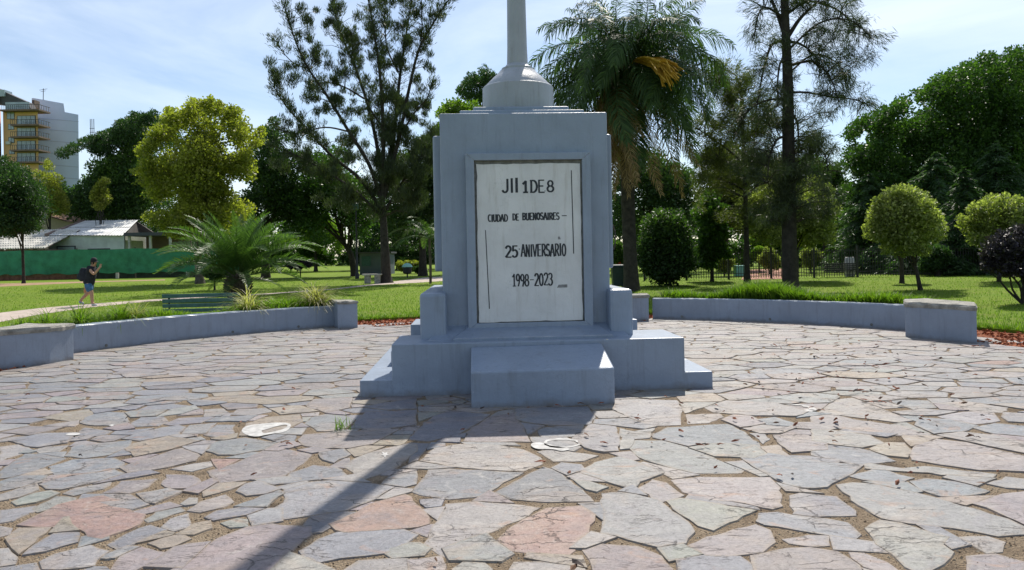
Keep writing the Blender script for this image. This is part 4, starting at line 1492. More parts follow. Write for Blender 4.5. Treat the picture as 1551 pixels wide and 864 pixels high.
feather_conifer("tall feathery dark conifer in front of the domed tree", 1420, 46, 232, 408, 120, 26000, 41)
feather_conifer("feathery conifer farthest right behind the clipped yellow tree", 1512, 47, 215, 408, 115, 24000, 42)
feather_conifer("dark conifer just right of the tall bare trunk", 1318, 50, 262, 412, 80, 17000, 43)
feather_conifer("low dark conifer filling in below the domed tree", 1462, 42, 255, 420, 70, 12000, 44)

# clipped yellow-green trees
tree("clipped_tree", "yellow green clipped tree with leaning trunk, crown complete", "tree", 1395, 27.4,
     [(1370, 300, 20), (1345, 312, 20), (1395, 312, 20), (1325, 335, 18), (1415, 338, 18), (1370, 335, 30), (1345, 355, 24), (1395, 358, 24), (1316, 356, 9), (1425, 356, 10), (1366, 332, 42), (1372, 344, 44), (1372, 318, 32), (1370, 372, 20), (1345, 378, 14), (1400, 380, 12), (1358, 289, 9), (1385, 292, 9), (1330, 305, 9), (1412, 310, 9), (1342, 292, 7), (1400, 295, 7), (1318, 322, 7), (1424, 326, 6), (1310, 345, 6), (1432, 345, 6), (1372, 284, 6), (1355, 284, 5)],
     "variegated", 34000, .10, .055, trunk=[(1395, 442), (1388, 410), (1382, 385), (1376, 340)], trunk_r=.085, bark=BARK_D, seed=51, gaps=.12, hollow=.6, k=3, depth=.9, group="clipped yellow green trees on the lawn")
tree("clipped_tree", "yellow green clipped tree behind the purple bush at right", "tree", 1513, 32.7,
     [(1480, 318, 16), (1505, 310, 18), (1535, 312, 20), (1560, 315, 20), (1468, 340, 16), (1500, 340, 24), (1540, 345, 28), (1505, 338, 38), (1540, 340, 40), (1475, 362, 14), (1510, 368, 20), (1550, 372, 20), (1456, 330, 7), (1520, 299, 8), (1585, 340, 20)],
     "variegated", 28000, .11, .07, trunk=[(1513, 430), (1514, 405), (1516, 380), (1518, 340)], trunk_r=.10, bark=BARK_D, seed=52, gaps=.12, hollow=.6, depth=.9, group="clipped yellow green trees on the lawn")
tree("clipped_tree", "broad yellow green tree half hidden by the tall bare trunk", "tree", 1205, 37,
     [(1140, 300, 18), (1165, 285, 20), (1215, 280, 18), (1245, 290, 20), (1258, 318, 18), (1135, 330, 18), (1170, 320, 26), (1215, 325, 30), (1245, 345, 22), (1150, 355, 20), (1185, 358, 22), (1225, 365, 18), (1255, 362, 12), (1195, 300, 20), (1160, 325, 36), (1225, 322, 40)],
     "variegated", 26000, .13, .075, trunk_r=.12, bark=BARK_D, seed=53, gaps=.25, hollow=.5, depth=.9, group="clipped yellow green trees on the lawn")
tree("clipped_tree", "small dark stemmed tree just behind the complete clipped tree", "tree", 1366, 33,
     [(1360, 345, 20), (1345, 362, 14), (1380, 365, 14), (1366, 330, 16)], "olive", 4500, .12, .07, trunk=[(1366, 432), (1366, 405), (1364, 385), (1363, 350)], trunk_r=.11, bark=BARK_D, seed=54)

# purple bush-tree with many stems
rng_ = np.random.default_rng(61)
pt = tree("purple_plum_tree", "dark purple leaved small tree at the right edge", "tree", 1547, 19.8,
          [(1520, 360, 16), (1545, 352, 16), (1570, 360, 20), (1505, 380, 16), (1535, 380, 22), (1570, 390, 24), (1500, 402, 14), (1525, 408, 16), (1555, 412, 18), (1492, 388, 8), (1590, 380, 20)],
          "purple", 11000, .075, .045, trunk=[(1549, 464), (1549, 445), (1550, 425), (1552, 385)], trunk_r=.05, seed=61, gaps=.2, hollow=.35, depth=.9)
mb = MB()
for i, (x, y) in enumerate(((1515, 410), (1530, 395), (1560, 400), (1575, 405), (1505, 415))):
    e = at(x, y, 19.8) - pt.location
    limb_tube(mb, (0, 0, .02), (e.x, rng_.normal() * .3, e.z), .035, .012, rng_, .1)
mb.build("stem", BARK_D, pt, True)

# dark rounded shrubs
tree("round_shrub", "big dark glossy rounded shrub right of the palm trunk", "shrub", 1012, 34.8,
     [(1000, 325, 18), (1022, 328, 18), (985, 345, 20), (1035, 350, 18), (1008, 355, 28), (1008, 368, 46), (1006, 392, 42), (975, 385, 22), (1040, 395, 22), (1008, 410, 26), (978, 375, 18), (1040, 380, 16), (1005, 390, 26), (985, 408, 16), (1028, 405, 18), (1000, 415, 14), (1035, 412, 10), (975, 400, 10)],
     "dark", 24000, .13, .08, trunk=[(1015, 437), (1014, 425), (1012, 410), (1008, 360)], trunk_r=.10, seed=71, gaps=.05, hollow=.55, depth=.9)
tree("round_shrub", "second glossy shrub with paler leaves behind the big dark one", "shrub", 1078, 39,
     [(1075, 300, 16), (1090, 318, 14), (1062, 320, 16), (1080, 340, 20), (1098, 350, 14), (1070, 362, 20), (1090, 375, 16), (1100, 385, 10), (1062, 390, 14), (1075, 400, 12), (1050, 395, 14)],
     "deep", 10000, .15, .09, trunk_r=.10, seed=72, gaps=.2, depth=.9)
tree("round_shrub", "small dark clipped bush on a stem far across the left lawn", "shrub", 455, 62,
     [(445, 398, 9), (457, 397, 9), (467, 400, 8), (440, 402, 7), (452, 404, 7)], "purple", 3500, .14, .09, trunk=[(455, 419), (455, 412), (455, 406), (455, 398)], trunk_r=.06, seed=73, depth=.9)
tree("round_shrub", "low dark bush tucked left of the pineapple shaped palm trunk", "shrub", 325, 40,
     [(315, 415, 9), (330, 410, 10), (322, 420, 8), (335, 418, 7), (310, 405, 8)], "dark", 2500, .10, .06, trunk=[(325, 432), (325, 428), (326, 422), (326, 412)], trunk_r=.06, seed=74)
tree("hedge", "low clipped hedge with yellow top right of the many stemmed tree", "hedge", 622, 72,
     [(606, 400, 6), (616, 399, 6), (627, 400, 6), (637, 400, 6), (608, 407, 6), (620, 407, 6), (632, 407, 6)], "yellow_green", 3500, .15, .09, trunk_r=.03, seed=75, gaps=0)
tree("round_shrub", "dark rounded bush at the end of the yellow topped hedge", "shrub", 636, 70, [(630, 408, 6), (640, 407, 7), (636, 412, 6)], "dark", 1500, .15, .09, trunk_r=.03, seed=76, gaps=0)
tree("flowering_shrub", "leafy shrub with red blossoms above the bins", "shrub", 938, 38,
     [(936, 372, 8), (942, 385, 9), (932, 395, 9), (944, 400, 8), (930, 380, 8)], "mid", 3500, .12, .07, trunk_r=.05, seed=77)
rngf = np.random.default_rng(3)
fl = bpy.data.objects[-1] if False else None
for o in COL.objects:
    if o.get("label") == "leafy shrub with red blossoms above the bins":
        c = [at(x, y, 37.4) - o.location for x, y in ((934, 403), (946, 402), (931, 404), (950, 368), (938, 401))]
        P = np.concatenate([np.array(v)[None] + rngf.normal(size=(14, 3)) * .05 for v in c])
        mesh_np("blossoms", leaf_quads(P, .09, .07, rngf), 4, LEAF["red"], o, rngf.random(len(P)))
        break

# undergrowth that closes the view below the far trees
for i, (lb, px, Y, cs, lf, n) in enumerate((
        ("dark bushes at the far end of the left lawn beyond the low palm", 440, 100, [(410, 385, 12), (430, 382, 14), (455, 384, 13), (480, 383, 14), (500, 386, 11), (420, 372, 12), (460, 372, 12)] + [(400 + 20 * q, 396, 9) for q in range(6)], "deep", 13000),
        ("bush mass right behind the grey kiosk", 600, 96, [(530, 382, 13), (550, 384, 13), (575, 384, 12), (600, 383, 14), (625, 382, 13), (650, 380, 14), (675, 382, 14), (560, 370, 12), (610, 370, 12)] + [(520 + 20 * q, 394, 9) for q in range(8)], "dark", 14000),
        ("dark hedge line behind the shed roof and lean-to", 260, 110, [(90 + 21 * q, 318 + 6 * math.sin(q * 2.1), 15) for q in range(17)] + [(100 + 24 * q, 338, 14) for q in range(14)] + [(190 + 24 * q, 360, 15) for q in range(10)] + [(210 + 24 * q, 384, 15) for q in range(10)], "dark", 30000),
        ("tall green hedge behind the iron fence's left end", 1000, 70, [(930, 372, 16), (955, 376, 14), (980, 376, 15), (1005, 378, 14), (1030, 376, 14), (1050, 378, 14), (1070, 376, 14), (965, 362, 12), (1020, 362, 12)] + [(930 + 22 * q, 396, 12) for q in range(7)], "mid", 15000),
        ("leafy hedge behind the fence around the tall bare trunk", 1180, 72, [(1090, 372, 14), (1115, 374, 14), (1140, 372, 15), (1165, 374, 14), (1190, 373, 15), (1215, 374, 14), (1240, 372, 15), (1265, 374, 14), (1290, 372, 15), (1150, 360, 12), (1200, 360, 12), (1250, 360, 12)] + [(1090 + 22 * q, 397, 12) for q in range(10)], "deep", 18000))):
    tree("hedge", lb, "hedge", px, Y, cs, lf, n, .2, .12, trunk_r=.1, seed=300 + i, gaps=.1, hollow=.3, k=2)

# trees and bushes beyond the iron fence, each its own
BACK = [
    ("dark tree beyond the fence behind the queen palm", 985, 58, [(960, 240, 30), (1000, 250, 30), (940, 290, 30), (985, 300, 34), (1025, 300, 30), (960, 340, 28), (1010, 345, 26), (1040, 270, 24), (930, 345, 24), (1045, 335, 22), (930, 230, 20)], "dark", 15000, .2, .12),
    ("olive green tree beyond the fence between two tall trunks", 1100, 62, [(1090, 270, 26), (1120, 290, 24), (1070, 300, 26), (1100, 320, 28), (1130, 260, 22), (1060, 340, 20), (1125, 340, 22), (1080, 240, 20), (1110, 225, 18), (1145, 310, 18)], "olive", 13000, .2, .12),
    ("dark tree beyond the fence right of the tall bare trunk", 1250, 64, [(1230, 250, 22), (1255, 270, 24), (1215, 290, 24), (1245, 310, 28), (1270, 320, 22), (1225, 340, 22), (1260, 350, 22), (1280, 290, 18), (1275, 255, 14)], "deep", 12000, .2, .12),
    ("brownish tree far beyond the fence under the wispy crown", 1180, 85, [(1160, 260, 20), (1190, 250, 20), (1220, 250, 18), (1175, 290, 22), (1205, 300, 24), (1150, 300, 20), (1180, 340, 24), (1220, 330, 20), (1240, 275, 18)], "olive", 9000, .26, .15),
    ("green tree far beyond the fence at the domed tree's foot", 1420, 74, [(1400, 370, 24), (1440, 375, 24), (1480, 375, 24), (1360, 385, 20), (1330, 375, 20), (1520, 380, 24), (1550, 370, 26), (1300, 370, 20)], "dark", 11000, .24, .14),
    ("small grey green bush touching the fence below the clipped tree", 1418, 41, [(1405, 385, 14), (1425, 380, 16), (1415, 398, 16), (1440, 395, 12), (1400, 405, 12)], "conifer", 6000, .12, .06),
]
for i, (lb, px, Y, cs, lf, n, l, w) in enumerate(BACK):
    tree("broadleaf_tree", lb, "tree", px, Y, cs, lf, n, l, w, trunk_r=.012 * Y * .4, seed=200 + i, gaps=.25)
for i, (lb, px, py, Y, rr, lf) in enumerate((
        ("pale variegated bush beyond the fence left of the turquoise box", 1096, 395, 46, 14, "variegated"),
        ("light yellow green bush beyond the fence beside the red path", 1165, 392, 50, 15, "variegated"),
        ("pale bush beyond the fence left of the tall bare trunk", 1150, 385, 54, 12, "bright"),
        ("mid green bush beyond the fence right of the tall bare trunk", 1228, 388, 50, 15, "variegated"),
        ("small bush beyond the fence above the far bench", 1262, 385, 56, 13, "mid"))):
    tree("bush", lb, "bush", px, Y, [(px - rr * .6, py, rr * .7), (px + rr * .6, py + 2, rr * .7), (px, py - rr * .5, rr * .7), (px, py + rr * .6, rr * .8)], lf, 3000, .14, .08, trunk_r=.05, seed=230 + i, gaps=.2, k=2)


# ---- the tall many-stemmed tree, left of the monument
def tufts_in(poly, n, rmin, rmax, dep, seed, bias=None):
    """tufts scattered through an outline, fuller towards a point of it"""
    r = random.Random(seed)
    x0, x1, y0, y1 = min(p[0] for p in poly), max(p[0] for p in poly), min(p[1] for p in poly), max(p[1] for p in poly)
    out = []
    while len(out) < n:
        x, y = r.uniform(x0, x1), r.uniform(y0, y1)
        if not inside(poly, x, y): continue
        if bias and r.random() > math.exp(-math.hypot(x - bias[0], y - bias[1]) / bias[2]) + bias[3]: continue
        if math.sin(x * .09 + y * .05) + math.sin(y * .11 - x * .06 + 2) < -.75: continue
        out.append((x, y, r.uniform(rmin, rmax), r.gauss(0, .5) * dep))
    return out


def wispy(label, px, Y, trunk, tr, limbs, nl, L, W, leaf, seed, tuft, hang, extra=(), group=None, spread=.5, per=26, bark=BARK_D, twig_n=10, t0=.35):
    """limbs: pixel polylines with a radius; twigs leave them and carry tufts of needles"""
    rng = np.random.default_rng(seed)
    b = at(px, HY, Y)
    base = Vector((b.x, Y, .05))
    root = tag(empty("casuarina_tree", base), label, "tree", group)
    loc = lambda x, y, d=0: Vector((at(x, y, Y).x - base.x, d, at(x, y, Y).z - .05))
    tp = [loc(x, y) for x, y in trunk]
    tp[0].z = -.1
    sp = catmull(tp, 5)
    n = len(sp)
    rad = [tr * (1 - .6 * i / (n - 1)) for i in range(n)]
    rad[0] *= 1.5
    rad[1] *= 1.2
    MB().tube(sp, rad, 12).build("trunk", bark, root, True)
    tw = MB()
    Ps, Ds = [], []
    curves = [list(sp)]

    def tuft_at(c, d, s, m):
        t = rng.random(m)
        P = np.array(c)[None] + rng.normal(size=(m, 3)) * s * .42 + np.array(d)[None] * (t * s)[:, None]
        Ps.append(P)
        Ds.append(np.tile(np.array(d) + np.array([0, 0, -hang]), (m, 1)))

    for li, (pts, r0, dep) in enumerate(limbs):
        q = [loc(x, y, dep * min(1, i / max(1, len(pts) - 1)) ** .8) for i, (x, y) in enumerate(pts)]
        cv = catmull(q, 5)
        m = len(cv)
        curves.append(cv)
        MB().tube(cv, [r0 * (1 - .85 * i / (m - 1)) + .012 for i in range(m)], 7).build("limb", bark, root, True)
        ln_ = sum((cv[i + 1] - cv[i]).length for i in range(m - 1))
        kk = max(5, int(ln_ * twig_n))
        for _ in range(kk):
            t = t0 + (1 - t0) * rng.random() ** .8
            i = min(m - 2, int(t * (m - 1)))
            p = cv[i].lerp(cv[i + 1], t * (m - 1) - i)
            d = (cv[i + 1] - cv[i]).normalized()
            s = Vector(rng.normal(size=3)).normalized()
            dr = (d * .7 + s * spread * 1.4 + Vector((0, 0, .15))).normalized()
            l = rng.uniform(.5, 1.5) * tuft * (1.25 - .5 * t)
            e = p + dr * l + Vector((0, 0, -hang * l * .35))
            mid = p + dr * l * .55
            tw.tube([p, mid, e], [.022, .014, .006], 3)
            mm = int(per * rng.uniform(.6, 1.4))
            tuft_at(e, dr, tuft * .55, mm)
            tuft_at(mid, dr, tuft * .45, mm // 2)
    for (x, y, r, dep) in extra:
        c = loc(x, y, dep)
        best = min((((p - c).length + max(0, p.z - c.z + .2) * 1.5, tuple(p)) for cv in curves for p in cv))[1]
        p = Vector(best)
        md = p.lerp(c, .55) + Vector((0, 0, .10 * (c - p).length))
        tw.tube([p, md, c], [.024, .016, .007], 3)
        m = int(nl * (r / 30) ** 2)
        d = unit(rng.normal(size=(m, 3)))
        P = np.array(c)[None] + d * (r / F * Y * rng.random(m) ** .5)[:, None]
        keep = wob(P, 2.4, 1.1) + .3 * rng.random(m) > -.15
        P = P[keep]
        Ps.append(P)
        Ds.append(np.tile(np.array([0, 0, .5 - hang * 1.6]), (len(P), 1)) + d[keep] * .4)
    tw.build("twigs", bark, root, False)["kind"] = "stuff"
    P, D = np.concatenate(Ps), np.concatenate(Ds)
    V = leaf_quads(P, L, W, rng, D, .55)
    tint = np.clip(.42 + .2 * wob(P, .8, 1.4) + .2 * rng.normal(size=len(P)), 0, 1)
    mesh_np("crown", V, 4, LEAF[leaf], root, tint)
    return root


wispy("tall dark many stemmed tree standing left of the monument", 585, 46.5, [(585, 430), (584, 400), (582, 360), (580, 320), (579, 295)], .36,
      [([(578, 305), (560, 250), (530, 200), (500, 150), (470, 105), (452, 62), (440, 20)], .13, -1.2),
       ([(579, 320), (545, 272), (500, 235), (462, 195), (430, 160), (408, 128)], .12, 1.0),
       ([(579, 300), (570, 225), (552, 150), (530, 90), (508, 40), (492, -20)], .13, 1.6),
       ([(580, 300), (583, 200), (580, 120), (573, 60), (560, -20)], .14, -1.8),
       ([(581, 300), (596, 190), (603, 110), (612, 40), (622, -30)], .14, 1.4),
       ([(582, 300), (606, 205), (622, 130), (636, 78), (658, 38), (688, -5)], .13, -.6),
       ([(580, 330), (540, 290), (498, 262), (458, 240), (420, 225)], .09, -1.5),
       ([(583, 320), (612, 270), (638, 235), (655, 205)], .09, .8),
       ([(530, 200), (495, 195), (455, 205), (425, 200)], .05, -1.0),
       ([(552, 150), (520, 130), (488, 120), (462, 125)], .05, 1.2),
       ([(603, 110), (585, 70), (580, 20), (585, -30)], .05, 1.0),
       ([(606, 205), (630, 170), (648, 150), (655, 130)], .05, -.4),
       ([(583, 200), (560, 160), (545, 110), (540, 60)], .05, -1.6),
       ([(636, 78), (640, 40), (640, 0), (650, -40)], .04, -.6),
       ([(470, 105), (450, 100), (435, 85), (428, 70)], .03, -1.2)],
      2400, .28, .034, "needle", 81, .50, -.30,
      extra=tufts_in([(402, 138), (428, 70), (462, -40), (692, -40), (676, 25), (655, 95), (645, 150), (662, 200), (665, 270), (640, 320), (560, 335), (500, 315), (450, 285), (408, 240), (428, 190)], 420, 6, 11.5, 2.0, 4, (600, 210, 90, .22)) + [(602, 150, 20, .6), (598, 190, 26, -.5), (612, 225, 28, .8), (632, 255, 26, -.4), (585, 255, 26, 0), (560, 285, 26, .8), (530, 300, 24, -.6), (610, 280, 30, .5), (500, 270, 18, .9), (470, 245, 16, -.9), (570, 320, 18, 0), (630, 300, 20, .4)],
      per=20, twig_n=5.0, t0=.38)

wispy("tall straight dark trunked tree with wispy drooping needles at right", 1197, 28.9, [(1198, 443), (1196, 400), (1195, 300), (1194, 200), (1193, 120), (1190, 50), (1186, -60)], .33,
      [([(1191, 60), (1182, 25), (1170, -10), (1160, -40)], .09, .4),
       ([(1194, 55), (1208, 32), (1228, 12), (1250, -10)], .08, -.5),
       ([(1195, 63), (1212, 63), (1230, 70), (1246, 84), (1254, 108)], .045, .7),
       ([(1195, 100), (1212, 97), (1228, 100), (1246, 122), (1257, 160)], .05, -.8),
       ([(1190, 62), (1174, 64), (1166, 90), (1160, 130), (1156, 170)], .05, .9),
       ([(1190, 92), (1176, 100), (1168, 130), (1164, 170)], .045, -1.0),
       ([(1196, 168), (1212, 182), (1218, 205), (1222, 235)], .05, .8),
       ([(1192, 205), (1172, 215), (1160, 240), (1154, 280)], .045, -.6),
       ([(1196, 140), (1225, 140), (1262, 146), (1298, 150), (1312, 156)], .035, .2),
       ([(1194, 20), (1225, 0), (1262, 5), (1290, 20), (1305, 45)], .05, .6),
       ([(1192, 30), (1160, 15), (1145, 25), (1136, 60)], .045, -.5),
       ([(1195, 75), (1235, 40), (1275, 40), (1302, 70)], .035, -1.0),
       ([(1196, 215), (1228, 212), (1258, 228), (1270, 255)], .035, .9),
       ([(1192, 150), (1165, 150), (1140, 165), (1122, 200)], .04, .8),
       ([(1196, 110), (1240, 78), (1284, 90), (1300, 118)], .03, 1.1)],
      620, .30, .019, "needle", 82, .50, .50,
      extra=tufts_in([(1138, -40), (1312, -40), (1308, 60), (1294, 135), (1270, 200), (1252, 260), (1240, 330), (1150, 330), (1118, 255), (1130, 180), (1148, 110), (1138, 40)], 165, 9, 18, 1.6, 5) + tufts_in([(1118, 200), (1262, 190), (1250, 335), (1140, 345)], 80, 10, 18, 1.4, 15) + [(1160, 130, 22, .6), (1148, 180, 24, -.6), (1165, 230, 26, .5), (1240, 60, 30, .3), (1262, 100, 26, -.6), (1245, 170, 22, .6), (1225, 220, 22, -.4), (1150, 60, 18, .4), (1280, 40, 22, .5), (1215, 260, 24, .3), (1240, 20, 26, -.4), (1290, 70, 14, .2)],
      per=24, twig_n=8, t0=.25, spread=.7)

wispy("slender dark trunked tree with brownish green wispy crown behind the low wall", 1132, 35, [(1132, 433), (1131, 380), (1129, 300), (1126, 220), (1122, 150)], .15,
      [([(1128, 250), (1105, 225), (1080, 205), (1062, 190)], .05, .8), ([(1127, 220), (1145, 190), (1160, 170)], .04, -.6), ([(1125, 200), (1108, 165), (1095, 130), (1085, 105)], .04, -.7),
       ([(1124, 180), (1128, 140), (1120, 110)], .03, .6), ([(1129, 290), (1100, 270), (1075, 265)], .04, .9), ([(1129, 300), (1150, 275), (1168, 270)], .04, -.8), ([(1128, 260), (1090, 245), (1058, 250)], .035, -1.0)],
      1050, .26, .026, "olive", 83, .55, .3,
      extra=tufts_in([(1060, 110), (1090, 90), (1135, 110), (1160, 170), (1165, 300), (1120, 340), (1070, 330), (1050, 250)], 120, 9, 18, 1.4, 6) + [(1100, 150, 24, .5), (1125, 140, 20, -.4), (1085, 190, 26, .6), (1120, 190, 28, -.5), (1140, 210, 24, .4), (1080, 235, 26, -.5), (1110, 240, 28, .6), (1140, 255, 22, -.5), (1095, 280, 24, .3), (1075, 120, 14, 0), (1130, 290, 22, .4), (1065, 270, 16, .2)],
      per=22, twig_n=9, t0=.2, spread=.6)

# a far wood closing the horizon, read as one mass
rng_ = np.random.default_rng(90)
cl = []
for i in range(90):
    x = -150 + 330 * i / 89.0 + rng_.normal() * 1.5
    Yd = 175 + rng_.normal() * 10
    cl.append((x, Yd, rng_.uniform(4, 9), rng_.uniform(4, 7)))
    cl.append((x + 1, Yd - 8, rng_.uniform(.5, 2.5), rng_.uniform(2.5, 4)))
    if x > -60 or x < -140: cl.append((x + 2, Yd + 6, rng_.uniform(10, 15), rng_.uniform(4, 6)))
P, d, _ = crown_points(cl, 34000, rng_, .3, .0, .3)
V = leaf_quads(P, .9, .6, rng_, d, .8)
low = [(-150 + 330 * i / 149.0, 168 + rng_.normal() * 3, rng_.uniform(.3, 1.6), rng_.uniform(2, 3.2)) for i in range(150)]
P2, d2, _ = crown_points(low, 14000, rng_, .2, .0, .3)
P, d = np.concatenate([P, P2]), np.concatenate([d, d2])
V = leaf_quads(P, .9, .6, rng_, d, .8)
tag(mesh_np("far_wood", V, 4, LEAF["dark"], None, np.clip(.4 + .25 * rng_.normal(size=len(P)), 0, 1)), kind="stuff")
lp = MB()
for c in cl[::2]: lp.tube([(c[0], c[1], 0), (c[0], c[1], c[2])], [.4, .25], 5)
tag(lp.build("far_wood_trunks", BARK_D), kind="stuff")

# ------------------------------------------------------------------ palms
def frond_mesh(name, L, e0, droop, npair, ll, lw, seed, mat, vee=0.35, hang=0.5, stalk=0.12, plumose=0.0):
    """a feather leaf heading +X: rib from the origin, leaflets to both sides; e0: first elevation in degrees, droop: how far it bends"""
    rng = np.random.default_rng(seed)
    pts, tang = [Vector((0, 0, 0))], []
    ns = 16
    side_bend = rng.normal() * .12
    for i in range(ns):
        t = (i + .5) / ns
        e = R(e0 - droop * t ** 1.25)
        a = side_bend * t
        d = Vector((math.cos(e) * math.cos(a), math.cos(e) * math.sin(a), math.sin(e)))
        tang.append(d)
        pts.append(pts[-1] + d * (L / ns))
    mb = MB()
    mb.tube(pts[::2], [max(.004, .028 * L / 3 * (1 - .92 * i / (len(pts[::2]) - 1))) for i in range(len(pts[::2]))], 4)
    tint = [.75] * len(mb.f)
    up = Vector((0, 0, 1))
    for i in range(npair):
        t = stalk + (1 - stalk) * (i + rng.uniform(.2, .8)) / npair
        k = min(ns - 1, int(t * ns))
        p = pts[k].lerp(pts[k + 1], t * ns - k)
        d = tang[k]
        s0 = d.cross(up)
        s0 = s0.normalized() if s0.length > .05 else Vector((0, 1, 0))
        nrm = s0.cross(d).normalized()
        prof = math.sin(math.pi * min(1, (.12 + .88 * t)) ** .8) ** .6
        for sd in (-1, 1):
            l = ll * max(.25, prof) * rng.uniform(.85, 1.12)
            v = vee + rng.normal() * (.10 + plumose)
            dr = (s0 * sd * .85 + d * (.55 + .4 * t) + nrm * v).normalized()
            w = (d * .9 - dr * d.dot(dr) * .9).normalized() * lw * .5
            q1 = p + dr * l * .5 + Vector((0, 0, -hang * l * .10))
            q2 = p + dr * l + Vector((0, 0, -hang * l * .45))
            k0 = len(mb.v)
            mb.v += [tuple(p - w * .5), tuple(p + w * .5), tuple(q1 + w), tuple(q1 - w), tuple(q2)]
            mb.f += [(k0, k0 + 1, k0 + 2, k0 + 3), (k0 + 3, k0 + 2, k0 + 4)]
            tt = float(np.clip(.45 + .18 * rng.normal() + .1 * t, 0, 1))
            tint += [tt, tt]
    me = mb.mesh(name)
    a = me.attributes.new("tint", 'FLOAT', 'FACE')
    a.data.foreach_set("value", tint)
    me.materials.append(mat)
    return me


def put_frond(name, me, root, z, az, s=1.0, r=0.1, roll=0.0):
    o = bpy.data.objects.new(name, me)
    COL.objects.link(o)
    o.parent = root
    o.location = (math.cos(az) * r, math.sin(az) * r, z)
    o.rotation_euler = (roll, 0, az)
    o.scale = (s, s, s)
    return o


rng_ = np.random.default_rng(7)
# young date palm with its pineapple trunk
b = ground(361, 453, .05)
dp = tag(empty("date_palm", b), "young low palm with stubby pineapple trunk behind the bench", "palm tree")
prof = [(.34, -.1), (.40, .1), (.46, .3), (.48, .5), (.42, .7), (.32, .9), (.18, 1.15)]
MB().lathe(prof, 20).build("trunk", BARK_P, dp, True)
for row in range(8):
    z = .06 + row * .105
    rr = np.interp(z, [p[1] for p in prof], [p[0] for p in prof])
    for i in range(13):
        a = 2 * math.pi * (i + .5 * (row % 2)) / 13
        c = Vector((math.cos(a) * rr, math.sin(a) * rr, z))
        o_ = Vector((math.cos(a), math.sin(a), .55))
        s_ = Vector((-math.sin(a), math.cos(a), 0))
        mb = MB() if row == 0 and i == 0 else mb
        mb.add([c - s_ * .12, c + s_ * .12, c + o_ * .13 + s_ * .06 + Vector((0, 0, .06)), c + o_ * .13 - s_ * .06 + Vector((0, 0, .06)), c + Vector((0, 0, .16)) - s_ * .09, c + Vector((0, 0, .16)) + s_ * .09],
               [(0, 1, 2, 3), (3, 2, 5, 4), (0, 3, 4), (1, 5, 2)])
tag(mb.build("leaf_stubs", BARK_P, dp), kind="stuff")
dv = [frond_mesh("frond", 3.35, e, dr, 46, .60, .037, 100 + i, LEAF["palm"], .45, .25) for i, (e, dr) in enumerate(((82, 28), (72, 48), (60, 62), (47, 66), (34, 68), (20, 62), (4, 50)))]
k = 0
for vi, cnt, s in ((0, 8, .80), (1, 11, .92), (2, 13, 1.0), (3, 13, 1.05), (4, 12, 1.05), (5, 6, .9), (6, 3, .6)):
    for i in range(cnt):
        put_frond("frond", dv[vi], dp, .98 + .05 * (3 - vi) + rng_.normal() * .03, 2 * math.pi * (i + .37 * vi) / cnt + rng_.normal() * .15, s * rng_.uniform(.88, 1.08), .14, rng_.normal() * .25)

# small palm beside the monument
b = ground(652, 430, .05)
sp_ = tag(empty("small_palm", b), "small thin stemmed palm beside the monument's left side", "palm tree")
MB().tube(catmull([(0, 0, -.1), (.02, 0, .8), (0, .02, 1.9), (.0, 0, 2.7)], 4), .085, 8).build("trunk", BARK_P, sp_, True)
sv = [frond_mesh("frond", 2.5, e, dr, 30, .5, .035, 130 + i, LEAF["palm"], .3, .6) for i, (e, dr) in enumerate(((70, 90), (45, 90), (20, 75)))]
for vi, cnt in ((0, 5), (1, 7), (2, 6)):
    for i in range(cnt):
        put_frond("frond", sv[vi], sp_, 2.65, 2 * math.pi * (i + .4 * vi) / cnt + rng_.normal() * .2, rng_.uniform(.85, 1.1), .06, rng_.normal() * .25)

# the tall queen palm, right of the monument
YQ = 32.0
b = ground(957, 441, .05)
YQ = b.y
qp = tag(empty("queen_palm", b), "tall queen palm with yellow blossom and hanging dead fronds right of the monument", "palm tree")
ql = lambda x, y, d=0.0: Vector((at(x, y, YQ).x - b.x, d, at(x, y, YQ).z - .05))
tp = catmull([ql(957, 441), ql(954, 380), ql(951, 300), ql(949, 200), ql(949, 120), ql(949, 95)], 5)
tp[0].z = -.1
MB().tube(tp, [.38, .33, .31, .30] + [.28] * (len(tp) - 8) + [.27, .26, .24, .2], 14).build("trunk", BARK_D, qp, True)
mb = MB()
for i in range(1, 44):
    z = i * .2
    c = ql(952, 0)
    tpos = tp[min(len(tp) - 1, int(i / 44 * len(tp)))]
ZC = ql(949, 100).z
XC = ql(949, 100).x
qv = [frond_mesh("frond", 4.7, e, dr, 84, .95, .046, 150 + i, LEAF["palm_blue"], .15, 1.55, plumose=.4) for i, (e, dr) in
      enumerate(((84, 70), (70, 95), (56, 112), (42, 118), (24, 112), (4, 90), (-25, 62), (-50, 38)))]
for vi, cnt, s in ((0, 6, .9), (1, 9, .98), (2, 10, 1.04), (3, 10, 1.04), (4, 12, 1.04), (5, 12, 1.0), (6, 8, 1.0), (7, 4, .95)):
    for i in range(cnt):
        o = put_frond("frond", qv[vi], qp, ZC - .06 * vi + rng_.normal() * .08, 2 * math.pi * (i + .43 * vi) / cnt + rng_.normal() * .18, s * rng_.uniform(.88, 1.06), .2, rng_.normal() * .35)
        o.location.x += XC
qd = [frond_mesh("dead_frond", 5.0, e, dr, 54, .6, .036, 170 + i, LEAF["dead"], .0, 1.1, plumose=.4) for i, (e, dr) in enumerate(((-48, 40), (-66, 22), (-76, 12)))]
for i in range(30):
    az = (math.pi * 1.0 + i * .085) if i < 18 else rng_.uniform(0, 2 * math.pi)
    o = put_frond("dead_frond", qd[i % 3], qp, ZC - .40 + rng_.normal() * .25, az, rng_.uniform(.75, 1.1), .45, rng_.normal() * .3)
    o.location.x += XC
    o["label"] = "brown dead frond hanging against the palm trunk"
